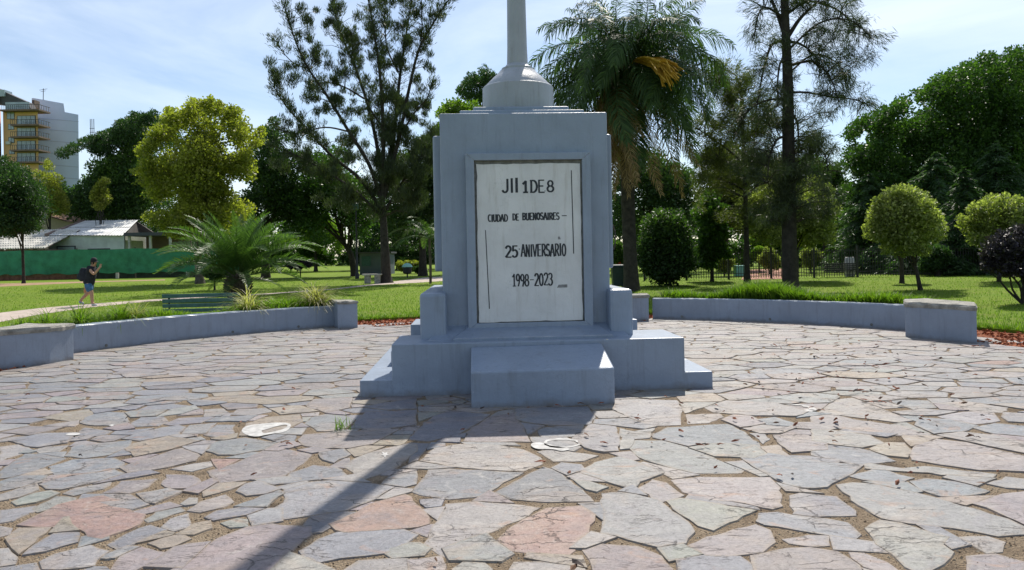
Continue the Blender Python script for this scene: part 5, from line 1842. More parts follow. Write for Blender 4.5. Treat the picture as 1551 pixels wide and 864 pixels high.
# old leaf bases under the crown
mb = MB()
for i in range(46):
    a = i * 2.4
    z = ZC - 1.5 + 1.5 * i / 46
    c = Vector((XC + math.cos(a) * .24, math.sin(a) * .24, z))
    mb.tube([c, c + Vector((math.cos(a) * .25, math.sin(a) * .25, .35)), c + Vector((math.cos(a) * .55, math.sin(a) * .55, .5 + .3 * rng_.random()))], [.07, .05, .03], 5)
tag(mb.build("leaf_bases", BARK_P, qp), kind="stuff")
qb = lambda x, y, d=0.0: at(x, y, YQ + d) - b
# blossom: a drooping brush of yellow strands
mb = MB()
stem = catmull([qb(953, 100, -.3), qb(964, 90, -1.8), qb(980, 87, -3.0), qb(1000, 94, -3.8)], 5)
mb.tube(stem, .04, 6)
for i in range(150):
    t = rng_.uniform(.25, 1.0)
    p = stem[int(t * (len(stem) - 1))]
    e = qb(1005 + rng_.normal() * 9 + 14 * t, 112 + rng_.normal() * 8 + 8 * t, -3.8 + rng_.normal() * .3)
    m = p.lerp(e, .5) + Vector((.10, 0, .12))
    mb.tube([p, m, e], [.02, .032, .018], 3)
bl = mb.mesh("blossom")
a_t = bl.attributes.new("tint", 'FLOAT', 'FACE')
a_t.data.foreach_set("value", rng_.random(len(bl.polygons)))
link_mesh("blossom", bl, LEAF["flower"], qp)

# ------------------------------------------------------------------ grass, planting, litter
def blades(name, X, Yv, Z, H, W, rng, mat, parent=None, lean=.5, tint_mid=.5, kind=None, bend=.5):
    """one bent blade (two faces) at every point"""
    n = len(X)
    a = rng.random(n) * 2 * np.pi
    h = H * (.55 + .9 * rng.random(n))
    w = W * (.7 + .6 * rng.random(n))
    ln_ = lean * rng.random(n) * h
    b0 = np.stack([X, Yv, Z], 1)
    dx = np.stack([np.cos(a), np.sin(a), np.zeros(n)], 1)
    sx = np.stack([-np.sin(a), np.cos(a), np.zeros(n)], 1)
    up = np.array([0, 0, 1.0])
    m = b0 + up * (h * .6)[:, None] + dx * (ln_ * .4)[:, None]
    t = b0 + up * (h * (1 - .35 * bend * rng.random(n)))[:, None] + dx * ln_[:, None]
    V1 = np.stack([b0 - sx * (w / 2)[:, None], b0 + sx * (w / 2)[:, None], m + sx * (w * .4)[:, None], m - sx * (w * .4)[:, None]], 1)
    V2 = np.stack([m - sx * (w * .4)[:, None], m + sx * (w * .4)[:, None], t + sx * .001, t - sx * .001], 1)
    V = np.concatenate([V1, V2])
    tt = np.clip(tint_mid + .22 * rng.normal(size=n), 0, 1)
    o = mesh_np(name, V, 4, mat, parent, np.concatenate([tt, np.clip(tt + .12, 0, 1)]))
    if kind: o["kind"] = kind
    return o


rng_ = np.random.default_rng(17)
# short lawn blades, denser near the plaza
n = 120000
rr = R_LAWN + (44) * rng_.random(n) ** 1.5
aa = rng_.random(n) * np.pi * 1.16 - .25
X, Yg = PC.x + rr * np.cos(aa), PC.y + rr * np.sin(aa)
ok = (np.abs(X) < Yg * .78 + 1) & (Yg > 9)
X, Yg = X[ok], Yg[ok]
pol = [tuple(p[:2]) for p in bot_ + top_[::-1]]
mask = np.zeros(len(X), bool)
for i in range(len(pol)):
    (x1, y1), (x2, y2) = pol[i], pol[i - 1]
    c = (y1 > Yg) != (y2 > Yg)
    with np.errstate(divide='ignore', invalid='ignore'):
        mask ^= c & (X < (x2 - x1) * (Yg - y1) / (y2 - y1) + x1)
X, Yg = X[~mask], Yg[~mask]
far = 1 + np.clip((Yg - 20) / 40, 0, 1.2)
blades("lawn_blades", X, Yg, np.full(len(X), .045), .062, .013 * far, rng_, LEAF["grass"], lean=.7, kind="stuff")
# ragged lip of the lawn against the mulch
n = 9000
aa = rng_.random(n) * np.pi * 1.2 - .3
r_ = R_LAWN + np.abs(rng_.normal(size=n)) * .12 - .02
blades("lawn_edge_blades", PC.x + r_ * np.cos(aa), PC.y + r_ * np.sin(aa), np.full(n, .0), .13, .014, rng_, LEAF["grass"], lean=.8, kind="stuff")
# chips of crushed brick
n = 16000
aa = rng_.random(n) * 2 * np.pi
r_ = R_PAVE + .02 + (R_LAWN - R_PAVE - .04) * rng_.random(n)
P = np.stack([PC.x + r_ * np.cos(aa), PC.y + r_ * np.sin(aa), .004 + .016 * rng_.random(n)], 1)
dg = np.degrees(np.arctan2(P[:, 1] - PC.y, P[:, 0] - PC.x))
ok = (P[:, 1] > 8) & ~(((dg > 18.5) & (dg < 68.5) | (dg > 115.5) & (dg < 164.5)) & (r_ < R_WALL + .25))
P = P[ok]
V = leaf_quads(P, .075, .05, rng_, np.stack([rng_.normal(size=len(P)), rng_.normal(size=len(P)), .25 * rng_.normal(size=len(P))], 1), .1)
CHIP = leaf_mat("brick_chip", (.13, .045, .025), (.36, .11, .05), (.52, .22, .12), 0.0, .9, .1)
tag(mesh_np("brick_chips", V, 4, CHIP, None, rng_.random(len(P))), kind="stuff")


def bed(name, a0, a1, r0, r1, n, H, W, tint, mat="grass", lean=.6):
    aa = np.radians(a0 + (a1 - a0) * rng_.random(n))
    r_ = r0 + (r1 - r0) * rng_.random(n)
    X, Yv = PC.x + r_ * np.cos(aa), PC.y + r_ * np.sin(aa)
    P = np.stack([X, Yv, np.zeros(n)], 1)
    k = wob(P, 2.1, .4)
    h = H * np.clip(.75 + .45 * k, .25, 1.2)
    return blades(name, X, Yv, np.full(n, .36), h, W, rng_, LEAF[mat], lean=lean, tint_mid=tint, kind="stuff")


bed("bed_ground_cover", 31, 67, R_WALL + .30, R_WALL + 1.0, 15000, .40, .022, .42, "grass", 1.0)
bed("bed_ground_cover", 118, 161, R_WALL + .30, R_WALL + .95, 8500, .30, .020, .45, "grass", 1.0)
bed("pale_bed_leaves", 44, 62, R_WALL + .35, R_WALL + .9, 1500, .42, .03, .85, "mid", .9)


def tuft(label, px, py_foot, Y, height, n, W, mats, seed, spread=1.0, name="grass_tuft", cat="grass tuft", z=0.0, group="grass tufts planted behind the walls"):
    """a clump of arching blades: each four faces along an arc"""
    rng = np.random.default_rng(seed)
    if Y:
        Y = next(q * .02 for q in range(560, 1000) if math.hypot(at(px, py_foot, q * .02).x - PC.x, q * .02 - PC.y) > 9.2 and q * .02 > 12) if group else Y
        z = z or (.36 if group else 0)
    b = at(px, py_foot, Y)
    V, tint = [], []
    for i in range(n):
        a = rng.random() * 2 * math.pi
        l = height * rng.uniform(.6, 1.15)
        e = R(rng.uniform(35, 88) if spread > .6 else rng.uniform(60, 89))
        p = Vector((rng.normal() * .05, rng.normal() * .05, 0))
        w = W * rng.uniform(.7, 1.2)
        s = Vector((-math.sin(a), math.cos(a), 0)) * w * .5
        seg = 4
        for k in range(seg):
            d = Vector((math.cos(a) * math.cos(e), math.sin(a) * math.cos(e), math.sin(e)))
            q = p + d * l / seg
            f0, f1 = 1 - k / seg * .7, 1 - (k + 1) / seg * .85
            V.append([p - s * f0, p + s * f0, q + s * f1, q - s * f1])
            tint.append(min(1, max(0, .4 + .12 * k + rng.normal() * .14)))
            p = q
            e -= R(rng.uniform(14, 34)) * spread
    o = mesh_np(name, np.array([[tuple(c) for c in q] for q in V]), 4, LEAF[mats], None, np.array(tint))
    o.location = (b.x, Y, z)
    return tag(o, label, cat, group)


tuft("pale spiky grass tuft beside the small square pillar", 478, 470, 18.2, 1.0, 420, .026, "dry", 1)
tuft("reddish pale spiky tuft overlapping the right end of the bench", 377, 472, 16.9, .85, 240, .026, "dry", 2)
tuft("dried brown grass tuft left of the bench", 205, 480, 15.4, .60, 200, .020, "dry", 3)
tuft("tall green grass tuft nearest the low bench on its left", 178, 480, 14.7, .80, 150, .020, "grass", 4)
tuft("wide green grass tuft right beside the left pillar's cap", 72, 485, 14.1, .72, 170, .020, "grass", 5)
tuft("green grass tuft behind the wall between two others", 120, 485, 14.4, .74, 150, .020, "grass", 6)
g = ground(524, 651)
w_ = tuft("small weed growing from a joint of the paving near the steps", 524, 651, g.y, .17, 40, .007, "grass", 7, .8, "weed", "weed", group=None)
w_.location = (g.x, g.y, .01)

# rusty leaves and pods blown over the paving, mostly on the right
lv = []
for i in range(4):
    mb = MB()
    rl = random.Random(i)
    L_ = .035 + .008 * i
    mb.add([(-L_, 0, .004), (-L_ * .3, L_ * .34, .010), (L_ * .6, L_ * .25, .006), (L_, 0, .014), (L_ * .5, -L_ * .30, .010), (-L_ * .4, -L_ * .32, .005), (0, 0, .016)],
           [(0, 6, 1), (1, 6, 2), (2, 6, 3), (3, 6, 4), (4, 6, 5), (5, 6, 0)])
    lv.append(mb.mesh("fallen_leaf"))
LV_MAT = [basic("rusty_leaf", (.20, .065, .03), .8, .5, 30, .2), basic("dark_pod", (.05, .035, .03), .8, .4, 30, .2), basic("brown_leaf", (.15, .08, .045), .8, .4, 30, .2)]
rl = random.Random(23)
spots = [(1038, 640), (1044, 641), (1060, 676), (1072, 675), (1083, 709), (1005, 667), (987, 672), (966, 636), (967, 631), (984, 607), (1032, 612), (1113, 636), (1140, 636), (700, 653), (646, 689), (818, 702), (862, 718), (1389, 703), (1357, 733),
         (1485, 733), (1511, 715), (1265, 671), (1265, 643), (1266, 638), (1312, 637), (1346, 675), (1333, 609), (1395, 631), (1406, 638), (1419, 646), (1488, 631), (1496, 637), (1482, 664), (1455, 612), (1230, 612), (1245, 622), (1240, 623), (1205, 645), (888, 660), (915, 673),
         (860, 718), (770, 628), (868, 861), (876, 858), (385, 720), (372, 676), (426, 672), (432, 671), (450, 672), (438, 675), (365, 640), (430, 621), (660, 850), (1092, 675), (1180, 722), (1200, 720), (1378, 719)]
for i in range(175):
    x = min(1545, max(930, rl.gauss(1270, 150)))
    y = 515 + abs(rl.gauss(0, 1)) * 62
    if y > 690 or y < 384 + 100 or (x < 1080 and y < 600): continue
    spots.append((x, y))
for x, y in ((41, 600), (28, 609), (120, 552), (205, 533), (352, 516), (395, 566), (530, 539), (533, 546), (445, 590), (325, 563), (360, 522), (225, 552), (192, 634), (122, 693), (730, 619), (640, 617), (690, 618), (800, 618), (845, 615), (880, 613), (910, 612)):
    spots.append((x, y))
for i, (x, y) in enumerate(spots):
    g = ground(x, y, .03)
    if math.hypot(g.x - PC.x, g.y - PC.y) > R_WALL - .1: continue
    o = link_mesh("fallen_leaf", lv[i % 4], LV_MAT[0])
    if i >= 4 and i % 3: pass
    o.location = g
    o.rotation_euler = (rl.gauss(0, .2), rl.gauss(0, .2), rl.random() * 6.28)
    s = rl.uniform(.5, .95)
    o.scale = (s, s, s * rl.uniform(1.2, 2.4))
    pod = rl.random() < .2
    tag(o, "small dark curled seed pod lying on the paving" if pod else "small rust brown leaf lying on the crazy paving", "seed pod" if pod else "leaf", "dark seed pods on the paving" if pod else "fallen leaves on the paving")
    if pod: o.name = "seed_pod"
    o.material_slots[0].link = 'OBJECT'
    o.material_slots[0].material = LV_MAT[1 if pod else (0 if rl.random() < .7 else 2)]

# white paint marks on the slabs
def mark(label, outer, inner=None, dz=.0135, smooth=True):
    if smooth:
        for _ in range(2):
            outer = [(p[0] * a + q[0] * (1 - a), p[1] * a + q[1] * (1 - a)) for p, q in zip(outer, outer[1:] + outer[:1]) for a in (.75, .25)]
            if inner: inner = [(p[0] * a + q[0] * (1 - a), p[1] * a + q[1] * (1 - a)) for p, q in zip(inner, inner[1:] + inner[:1]) for a in (.75, .25)]
    P = [ground(x, y, dz) for x, y in outer]
    mb = MB()
    if inner:
        Q = [ground(x, y, dz) for x, y in inner]
        n = len(P)
        mb.add(P + Q, [(i, (i + 1) % n, n + (i + 1) % n, n + i) for i in range(n)])
    else:
        mb.add(P, [tuple(range(len(P)))])
    o = mb.build("paint_mark", WHITE_MARK)
    return tag(o, label, "paint mark", "white paint marks on the paving")


def ell(cx, cy, rx, ry, tilt, n=26, j=.06, seed=0):
    r = random.Random(seed)
    out = []
    for i in range(n):
        a = 2 * math.pi * i / n
        k = 1 + r.gauss(0, j)
        x, y = rx * k * math.cos(a), ry * k * math.sin(a)
        out.append((cx + x, cy + y + x * tilt))
    return out


mark("white paint smear with a hook on a pale slab left of the steps", [(364, 653), (372, 645), (395, 642), (420, 640), (440, 641), (441, 647), (432, 655), (405, 658), (390, 662), (375, 660)],
     [(396, 653), (397, 652), (405, 650), (418, 646), (434, 643), (436, 646), (428, 651), (408, 655), (400, 656.5), (397, 655)])
mark("thin white painted loop on a slab in front of the front step", ell(851, 671.5, 28, 7.5, .0, 28, .04, 1), ell(851, 671.5, 24.5, 5.3, .0, 28, .04, 2))
mark("white paint streak left of the painted loop", [(801, 673), (815, 669), (842, 676), (868, 680), (850, 684), (838, 680), (812, 681)])
mark("white painted loop on a slab far right among leaves", ell(1208, 618, 28, 5.5, .08, 26, .10, 3), ell(1205, 617, 20, 3.2, .08, 26, .12, 4))
s_ = []
for i in range(10):
    a = math.pi * 2 * i / 10 + .3
    r = 7.5 if i % 2 == 0 else 3.2
    s_.append((583 + r * math.cos(a), 688.5 + r * .68 * math.sin(a)))
mark("small white painted star on a slab at the edge of the shadow", s_, smooth=False)
mark("short white paint dash at the left side of the paving", [(97, 659), (104, 656), (118, 655), (123, 658), (112, 660)])
mark("tiny white paint dash above the longer dash at left", [(164, 645), (168, 643), (173, 643), (171, 646)])

# ------------------------------------------------------------------ buildings and fences at the left
OCHRE = basic("ochre_render", (.66, .42, .22), .85, .12, .15, .1)
OCHRE_D = basic("orange_render", (.56, .32, .11), .85, .12, .15, .1)
BROWN = basic("brown_slab_paint", (.17, .12, .10), .8, .2, .5, .1)
GLASS = basic("window_glass", (.30, .37, .40), .12, .35, .25, .02, spec=.7)
RAIL = basic("dark_railing", (.05, .05, .055), .6, .3, 1, .1)
SLATE_R = basic("dark_mansard", (.07, .07, .08), .8, .3, .4, .2)
GREY_R = basic("pale_grey_render", (.50, .63, .88), .9, .06, .12, .1)
WHITEWASH = basic("whitewash", (.50, .52, .50), .9, .2, .8, .2)
ZINC = basic("pale_corrugated_roof", (.60, .60, .58), .6, .25, .7, .1)
TILEM = basic("pale_roof_tile", (.55, .53, .48), .85, .3, .9, .3)

Y0 = 175.0
A = lambda x, y, Y=Y0: at(x, y, Y)
ab = empty("apartment_building", (A(20, 388).x, Y0, 0))
tag(ab, "ochre apartment block with brown balconies and dark mansard roof", "building")
L = lambda x, y: (A(x, y).x - ab.location.x, A(x, y).z)
xl, zt = L(-70, 160)
xr = L(57, 165)[0]
ztop = L(30, 152)[1]
xe = L(5, 200)[0]
MB().prism([(xe, 0), (xr, 0), (xr - 9.5, 14), (xe - 9.5, 14)], 0, L(30, 166)[1]).build("wall", OCHRE, ab)
MB().prism([(xl, -1.6), (xe, -1.6), (xe - 9.5, 13), (xl - 9.5, 13)], 0, L(0, 148)[1]).build("wall", OCHRE_D, ab)
mb = MB()
mb.slab_y([L(-70, 120), L(-2, 134), L(6, 138), L(18, 144), L(45, 156), L(50, 166), L(-70, 148)], -.8, 1.5)
mb.build("roof", SLATE_R, ab)
MB().box((L(1, 140)[0], -1.2, L(1, 148)[1]), (L(12, 140)[0], 1.5, L(1, 138)[1])).build("roof_window", GLASS, ab)
MB().box((L(40, 157)[0], 2, L(40, 160)[1]), (L(44, 157)[0], 4, L(40, 149)[1])).build("chimney", BROWN, ab)
for k, y in enumerate((168, 190.5, 208.5, 228.5, 246.5)):
    z = L(40, y)[1]
    x0 = L(8 if k == 0 else 24, y)[0]
    x1 = L(67, y)[0]
    bal = MB().box((x0, -2.0, z - .35), (x1, 2.4, z)).build("balcony", BROWN, ab)
    mb = MB()
    hgt = 1.0
    for q in range(int((x1 - x0) / .5) + 1):
        xx = x0 + q * .5
        mb.box((xx, -1.98, z), (xx + .06, -1.92, z + hgt))
    mb.box((x0, -2.0, z + hgt), (x1, -1.88, z + hgt + .1))
    for q in range(5): mb.box((x1 - .08, -1.9 + q * .9, z), (x1 - .02, -1.84 + q * .9, z + hgt))
    mb.box((x1 - .1, -1.9, z + hgt), (x1, 2.3, z + hgt + .1))
    mb.build("railing", RAIL, bal)
    if k:
        f = MB().box((L(26, y)[0], -.05, z), (L(57, y)[0] - .4, .02, z + 2.35)).build("window", RAIL, ab)
        w0, w1 = L(26, y)[0] + .12, L(57, y)[0] - .52
        for q in range(4):
            a = w0 + (w1 - w0) * q / 4
            MB().box((a + .05, -.09, z + .05), (a + (w1 - w0) / 4 - .05, -.045, z + 2.25)).build("pane", GLASS, f)
    else:
        f = MB().box((L(12, y)[0], -.9, z), (L(48, y)[0], -.82, z + 1.9)).build("window", GLASS, ab)
for (xa, xb, ya, yb) in ((10.5, 22, 170, 181), (12.5, 21.5, 188, 197), (13, 22, 208, 217), (14, 22.5, 227, 234)):
    a, c = L(xa, yb), L(xb, ya)
    f = MB().box((a[0], -.06, a[1]), (c[0], .03, c[1])).build("window", RAIL, ab)
    m_ = (a[0] + c[0]) / 2
    MB().box((a[0] + .1, -.1, a[1] + .1), (m_ - .05, -.055, c[1] - .1)).build("pane", GLASS, f)
    MB().box((m_ + .05, -.1, a[1] + .1), (c[0] - .1, -.055, c[1] - .1)).build("pane", GLASS, f)
a = L(11, 219.5)
MB().box((a[0], -.6, a[1]), (a[0] + 1.0, -.001, a[1] + .7)).build("air_conditioner", WHITEWASH, ab)

Y1 = 186.0
gb = empty("grey_block", (at(85, 388, Y1).x, Y1, 0))
tag(gb, "tall windowless pale blue grey block with stepped top", "building")
L1 = lambda x, y: (at(x, y, Y1).x - gb.location.x, at(x, y, Y1).z)
gx = L1(48, 148)[0]
poly = [(gx, 0), (L1(121, 400)[0], 0), L1(118.6, 174), L1(98.2, 170), L1(96.2, 157), L1(51, 148.8), (gx, L1(48, 149)[1])]
mb = MB()
n_ = len(poly)
mb.add([(x, 0, z) for x, z in poly] + [(x - 12.6, 20, z) for x, z in poly], [tuple(range(n_)), tuple(reversed(range(n_, 2 * n_)))] + [(i, n_ + i, n_ + (i + 1) % n_, (i + 1) % n_) for i in range(n_)])
mb.build("wall", GREY_R, gb)
mb = MB()
for y in (181, 197, 214, 232, 250, 268):
    a, c = L1(52, y - 2), L1(119, y + 3.5)
    mb.slab_y([(a[0], a[1] - .06), (c[0], c[1] - .06), (c[0], c[1] + .10), (a[0], a[1] + .10)], -.05, 0.02)
mb.build("floor_line", basic("grey_joint", (.38, .48, .68), .9, .1, 1, .1), gb)
mb = MB()
a = L1(48, 149)
mb.box((gx - .5, 4, a[1] - 6), (gx + .4, 7, a[1] + .5))
mb.build("stair_head", SLATE_R, gb)
mb = MB()
for xx in (119.5, 122, 125):
    a = L1(xx, 205)
    mb.box((a[0], 5, a[1]), (a[0] + .12, 5.12, a[1] + 5))
for yy in (190, 196, 202):
    a, c = L1(118.6, yy), L1(126, yy)
    mb.box((a[0], 5, a[1]), (c[0], 5.1, a[1] + .12))
mb.build("side_railing", RAIL, gb)
an = L1(54, 149)
mb = MB()
mb.tube([(an[0], 3, an[1]), (an[0] + .1, 3, an[1] + 3.1)], .09, 5)
mb.tube([(an[0] - .9, 3, an[1] + 2.7), (an[0] + 1.1, 3, an[1] + 3.0)], .06, 4)
mb.tube([(an[0] - .6, 3, an[1] + 2.3), (an[0] + .7, 3, an[1] + 2.5)], .05, 4)
mb.build("aerial", RAIL, gb)

# whitewashed shed with a corrugated roof
Y2 = 84.0
sh = empty("shed", (at(130, 388, Y2).x, Y2, 0))
tag(sh, "whitewashed shed with pale corrugated roof behind the green netting", "shed")
L2 = lambda x, y, Y=Y2: (at(x, y, Y).x - sh.location.x, at(x, y, Y).z)
x0, x1 = L2(73, 360)[0], L2(188, 360)[0]
ze = L2(130, 357)[1]
MB().box((x0, 0, 0), (x1, 7, ze - .05)).build("wall", WHITEWASH, sh)
f = MB().box((L2(86, 380)[0], -.05, ze - 2.0), (L2(115, 380)[0], .02, L2(86, 373)[1])).build("window", RAIL, sh)
MB().box((L2(86, 380)[0] + .15, -.08, ze - 1.9), (L2(115, 380)[0] - .15, -.045, L2(86, 373)[1] - .12)).build("pane", GLASS, f)
f = MB().box((L2(133, 380)[0], -.05, ze - 2.2), (L2(167, 380)[0], .02, L2(133, 377)[1])).build("window", RAIL, sh)
yb = 9.0
xb0, zb0 = L2(128, 335.5, Y2 + yb)
xb1, zb1 = L2(209, 334.5, Y2 + yb)
xa0, za0 = L2(75, 357)
xa1, za1 = L2(187.5, 357.5)
nsheet = 5
for r_ in range(2):
    for q in range(nsheet):
        def pt(u, v): return ((xa0 + (xa1 - xa0) * u) * (1 - v) + (xb0 + (xb1 - xb0) * u) * v, -.35 * (1 - v) + yb * v, (za0 + (za1 - za0) * u) * (1 - v) + (zb0 + (zb1 - zb0) * u) * v)
        mb = MB()
        v0, v1 = (0, .53) if r_ == 0 else (.5, 1.0)
        lift = .02 + .05 * r_ + .012 * (q % 2)
        cor = 10
        vs = []
        for vv in (v0, v1):
            for i in range(cor + 1):
                p = pt(q / nsheet + i / cor / nsheet, vv)
                vs.append((p[0], p[1], p[2] + lift + (.04 if i % 2 else 0)))
        mb.add(vs, [(i, i + 1, cor + 2 + i, cor + 1 + i) for i in range(cor)])
        mb.build("roof_sheet", ZINC, sh)
mb = MB()
mb.hexa([(xa0 - .25, -.5, za0 - .2), (xa0 + .15, -.5, za0 - .2), (xb0 + .15, yb, zb0 - .2), (xb0 - .25, yb, zb0 - .2)], [(xa0 - .25, -.5, za0 + .2), (xa0 + .15, -.5, za0 + .2), (xb0 + .15, yb, zb0 + .2), (xb0 - .25, yb, zb0 + .2)])
mb.build("bargeboard", BROWN, sh)
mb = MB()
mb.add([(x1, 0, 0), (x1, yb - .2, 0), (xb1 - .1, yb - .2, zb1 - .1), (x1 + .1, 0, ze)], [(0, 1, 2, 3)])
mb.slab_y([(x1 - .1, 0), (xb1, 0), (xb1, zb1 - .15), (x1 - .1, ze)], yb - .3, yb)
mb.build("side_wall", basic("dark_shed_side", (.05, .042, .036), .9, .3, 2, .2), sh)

# open lean-to beside it
lt = empty("lean_to", (at(220, 388, 84).x, 84, 0))
tag(lt, "dark open lean-to with a flat roof right of the shed", "shed")
L3 = lambda x, y, Y=84: (at(x, y, Y).x - lt.location.x, at(x, y, Y).z)
a, c = L3(190, 356), L3(262, 352)
MB().box((a[0], -.4, a[1] - .15), (c[0], 5, a[1] + .22)).build("roof", SLATE_R, lt)
MB().box((a[0], 4.7, 0), (c[0], 5, a[1] - .15)).build("back_wall", BROWN, lt)
for xx in (196, 228, 258):
    p = L3(xx, 370)
    MB().box((p[0] - .12, -.1, 0), (p[0] + .12, .14, a[1] - .15)).build("post", CONCRETE, lt)

# low house with a pale tiled roof
th = empty("tiled_house", (at(30, 388, 80).x, 80, 0))
tag(th, "low house with pale barrel tile roof at the left edge", "house")
L4 = lambda x, y, Y=80: (at(x, y, Y).x - th.location.x, at(x, y, Y).z)
a0, a1 = L4(-60, 380), L4(70, 380)
ztl, ztu = L4(30, 377)[1], L4(30, 350, 86)[1]
MB().box((a0[0], .3, 0), (a1[0] - .3, 6, ztl - .1)).build("wall", BROWN, th)
mb = MB()
mb.add([(a0[0], -.2, ztl - .06), (a1[0], -.2, ztl - .06), (a1[0] + .3, 6, ztu - .06), (a0[0], 6, ztu - .06)], [(0, 1, 2, 3)])
mb.build("roof", BROWN, th)
mb = MB()
rows, cols = 8, 34
rt = random.Random(3)
for r_ in range(rows):
    for q in range(cols):
        u, v = q / cols, r_ / rows
        xx = a0[0] + (a1[0] - a0[0]) * (u + .5 / cols) + .25 * v
        w = (a1[0] - a0[0]) / cols * .44
        def P_(t, s, z_): return (xx + s, -.25 + 6.2 * t, ztl + (ztu - ztl) * t + z_)
        t0, t1 = v, v + 1.18 / rows
        j = rt.uniform(-.015, .02)
        mb.add([P_(t0, -w, .0 + j), P_(t0, -w * .4, .13 + j), P_(t0, w * .4, .13 + j), P_(t0, w, 0 + j), P_(t1, -w * .9, -.04 + j), P_(t1, -w * .36, .07 + j), P_(t1, w * .36, .07 + j), P_(t1, w * .9, -.04 + j)],
               [(0, 1, 5, 4), (1, 2, 6, 5), (2, 3, 7, 6), (0, 3, 2, 1)])
tag(mb.build("roof_tiles", TILEM, th), kind="stuff")

# beige gable with terracotta roof between them
gh = empty("gabled_house", (at(85, 388, 96).x, 96, 0))
tag(gh, "beige gable end with terracotta roof behind the tiled house", "house")
L5 = lambda x, y, Y=96: (at(x, y, Y).x - gh.location.x, at(x, y, Y).z)
MB().slab_y([(L5(56, 390)[0], 0), (L5(128, 390)[0], 0), L5(128, 338), L5(100, 336), L5(72, 328), L5(56, 342)], 0, 6).build("wall", basic("beige_render", (.34, .29, .21), .9, .15, .4, .1), gh)
mb = MB()
a, c, d_ = L5(70, 325), L5(104, 336), L5(128, 327, 102)
mb.add([(a[0], -.3, a[1]), (c[0], -.3, c[1]), (L5(128, 338)[0], -.3, L5(128, 338)[1] + .1), (d_[0], 6, d_[1]), (L5(85, 320, 102)[0], 6, L5(85, 322, 102)[1])], [(0, 1, 2, 3, 4)])
mb.build("roof", basic("terracotta_roof", (.38, .22, .13), .85, .35, .8, .3), gh)

# green shade-cloth fence: posts, cloth lengths, brick foot
YF = 75.0
gf = empty("netting_fence", (at(130, 388, YF).x, YF, 0))
tag(gf, "long fence hung with green shade cloth across the left lawn", "fence")
L6 = lambda x, y, Y=YF: (at(x, y, Y).x - gf.location.x, at(x, y, Y).z)
posts = [-90, -20, 34, 117, 205, 290, 372]
ztop, zbot = L6(117, 378)[1], L6(117, 416)[1]
rg = np.random.default_rng(5)
for i in range(len(posts) - 1):
    xa, xb = L6(posts[i], 400)[0], L6(posts[i + 1], 400)[0]
    nx, nzv = 22, 8
    mb = MB()
    vs = []
    ph = rg.random() * 6
    for zi in range(nzv + 1):
        for xi in range(nx + 1):
            u, v = xi / nx, zi / nzv
            sag = -.14 * math.sin(math.pi * u) * v * .5 + .10 * math.sin(math.pi * u) * (1 - v) + (1 - v) * .06 * math.sin(u * 17 + ph)
            bulge = .10 * math.sin(math.pi * u) * math.sin(math.pi * v) + .035 * math.sin(u * 19 + ph + 3 * v) + .02 * math.sin(11 * v + 7 * u)
            vs.append((xa + (xb - xa) * u, -.12 - bulge, zbot + (ztop - zbot) * v + sag))
    mb.add(vs, [(zi * (nx + 1) + xi, zi * (nx + 1) + xi + 1, (zi + 1) * (nx + 1) + xi + 1, (zi + 1) * (nx + 1) + xi) for zi in range(nzv) for xi in range(nx)])
    mb.build("netting", NETTING, gf, True)
for px in posts:
    x = L6(px, 400)[0]
    MB().tube([(x, 0, -.1), (x, 0, ztop + .12)], .07, 7).build("post", BARK_G, gf)
MB().box((L6(-90, 400)[0], .25, -.05), (L6(122, 400)[0], .5, zbot + .5)).build("brick_foot", BRICK, gf)
MB().box((L6(122, 400)[0], .6, -.05), (L6(372, 400)[0], .8, zbot + .3)).build("gap_shade", basic("dark_gap_shade", (.03, .03, .03), .9, .4, 2, .2), gf)  # near-black slab colours in the shade of the gap below the cloth
x = L6(177.5, 400)[0]
MB().box((x - .13, -.1, -.05), (x + .13, .1, zbot + .1)).build("short_post", CONCRETE, gf)
x = L6(284, 400)[0]
MB().box((x - .13, -.1, -.05), (x + .13, .1, zbot + .1)).build("short_post", CONCRETE, gf)

# power line above the shed
a, c = at(40, 322, 98), at(310, 318, 98)
pl_ = empty("power_line", (a.x, 98, 0))
tag(pl_, "grey overhead cable strung between posts behind the shed", "cable")
pts = [Vector((a.x + (c.x - a.x) * i / 10 - a.x, 0, a.z + (c.z - a.z) * i / 10 - .3 * math.sin(math.pi * i / 10))) for i in range(11)]
MB().tube(pts, .05, 5).build("cable", CONCRETE, pl_)
for p in (pts[0], pts[-1]):
    MB().tube([(p.x, 0, 0), (p.x, 0, p.z + .4)], [.14, .09], 7).build("post", BARK_G, pl_)

# low grey kiosk wall far left of the monument
kw = empty("kiosk", (at(563, 388, 72).x, 72, 0))
tag(kw, "low grey kiosk under the dark trees left of the monument", "kiosk")
L7 = lambda x, y, Y=72: (at(x, y, Y).x - kw.location.x, at(x, y, Y).z)
a, c = L7(545, 415), L7(590, 384)
KIO = basic("grey_kiosk_paint", (.10, .125, .145), .8, .2, .8, .1)
MB().box((a[0], 0, 0), (c[0], 3, c[1])).build("wall", KIO, kw)
MB().box((a[0] - .2, -.25, c[1] + .002), (c[0] + .2, 3.2, c[1] + .16)).build("roof", SLATE_R, kw)
MB().box((a[0] + .2, -.04, .9), (a[0] + 1.1, .02, c[1] - .25)).build("shutter", GREEN_METAL, kw)

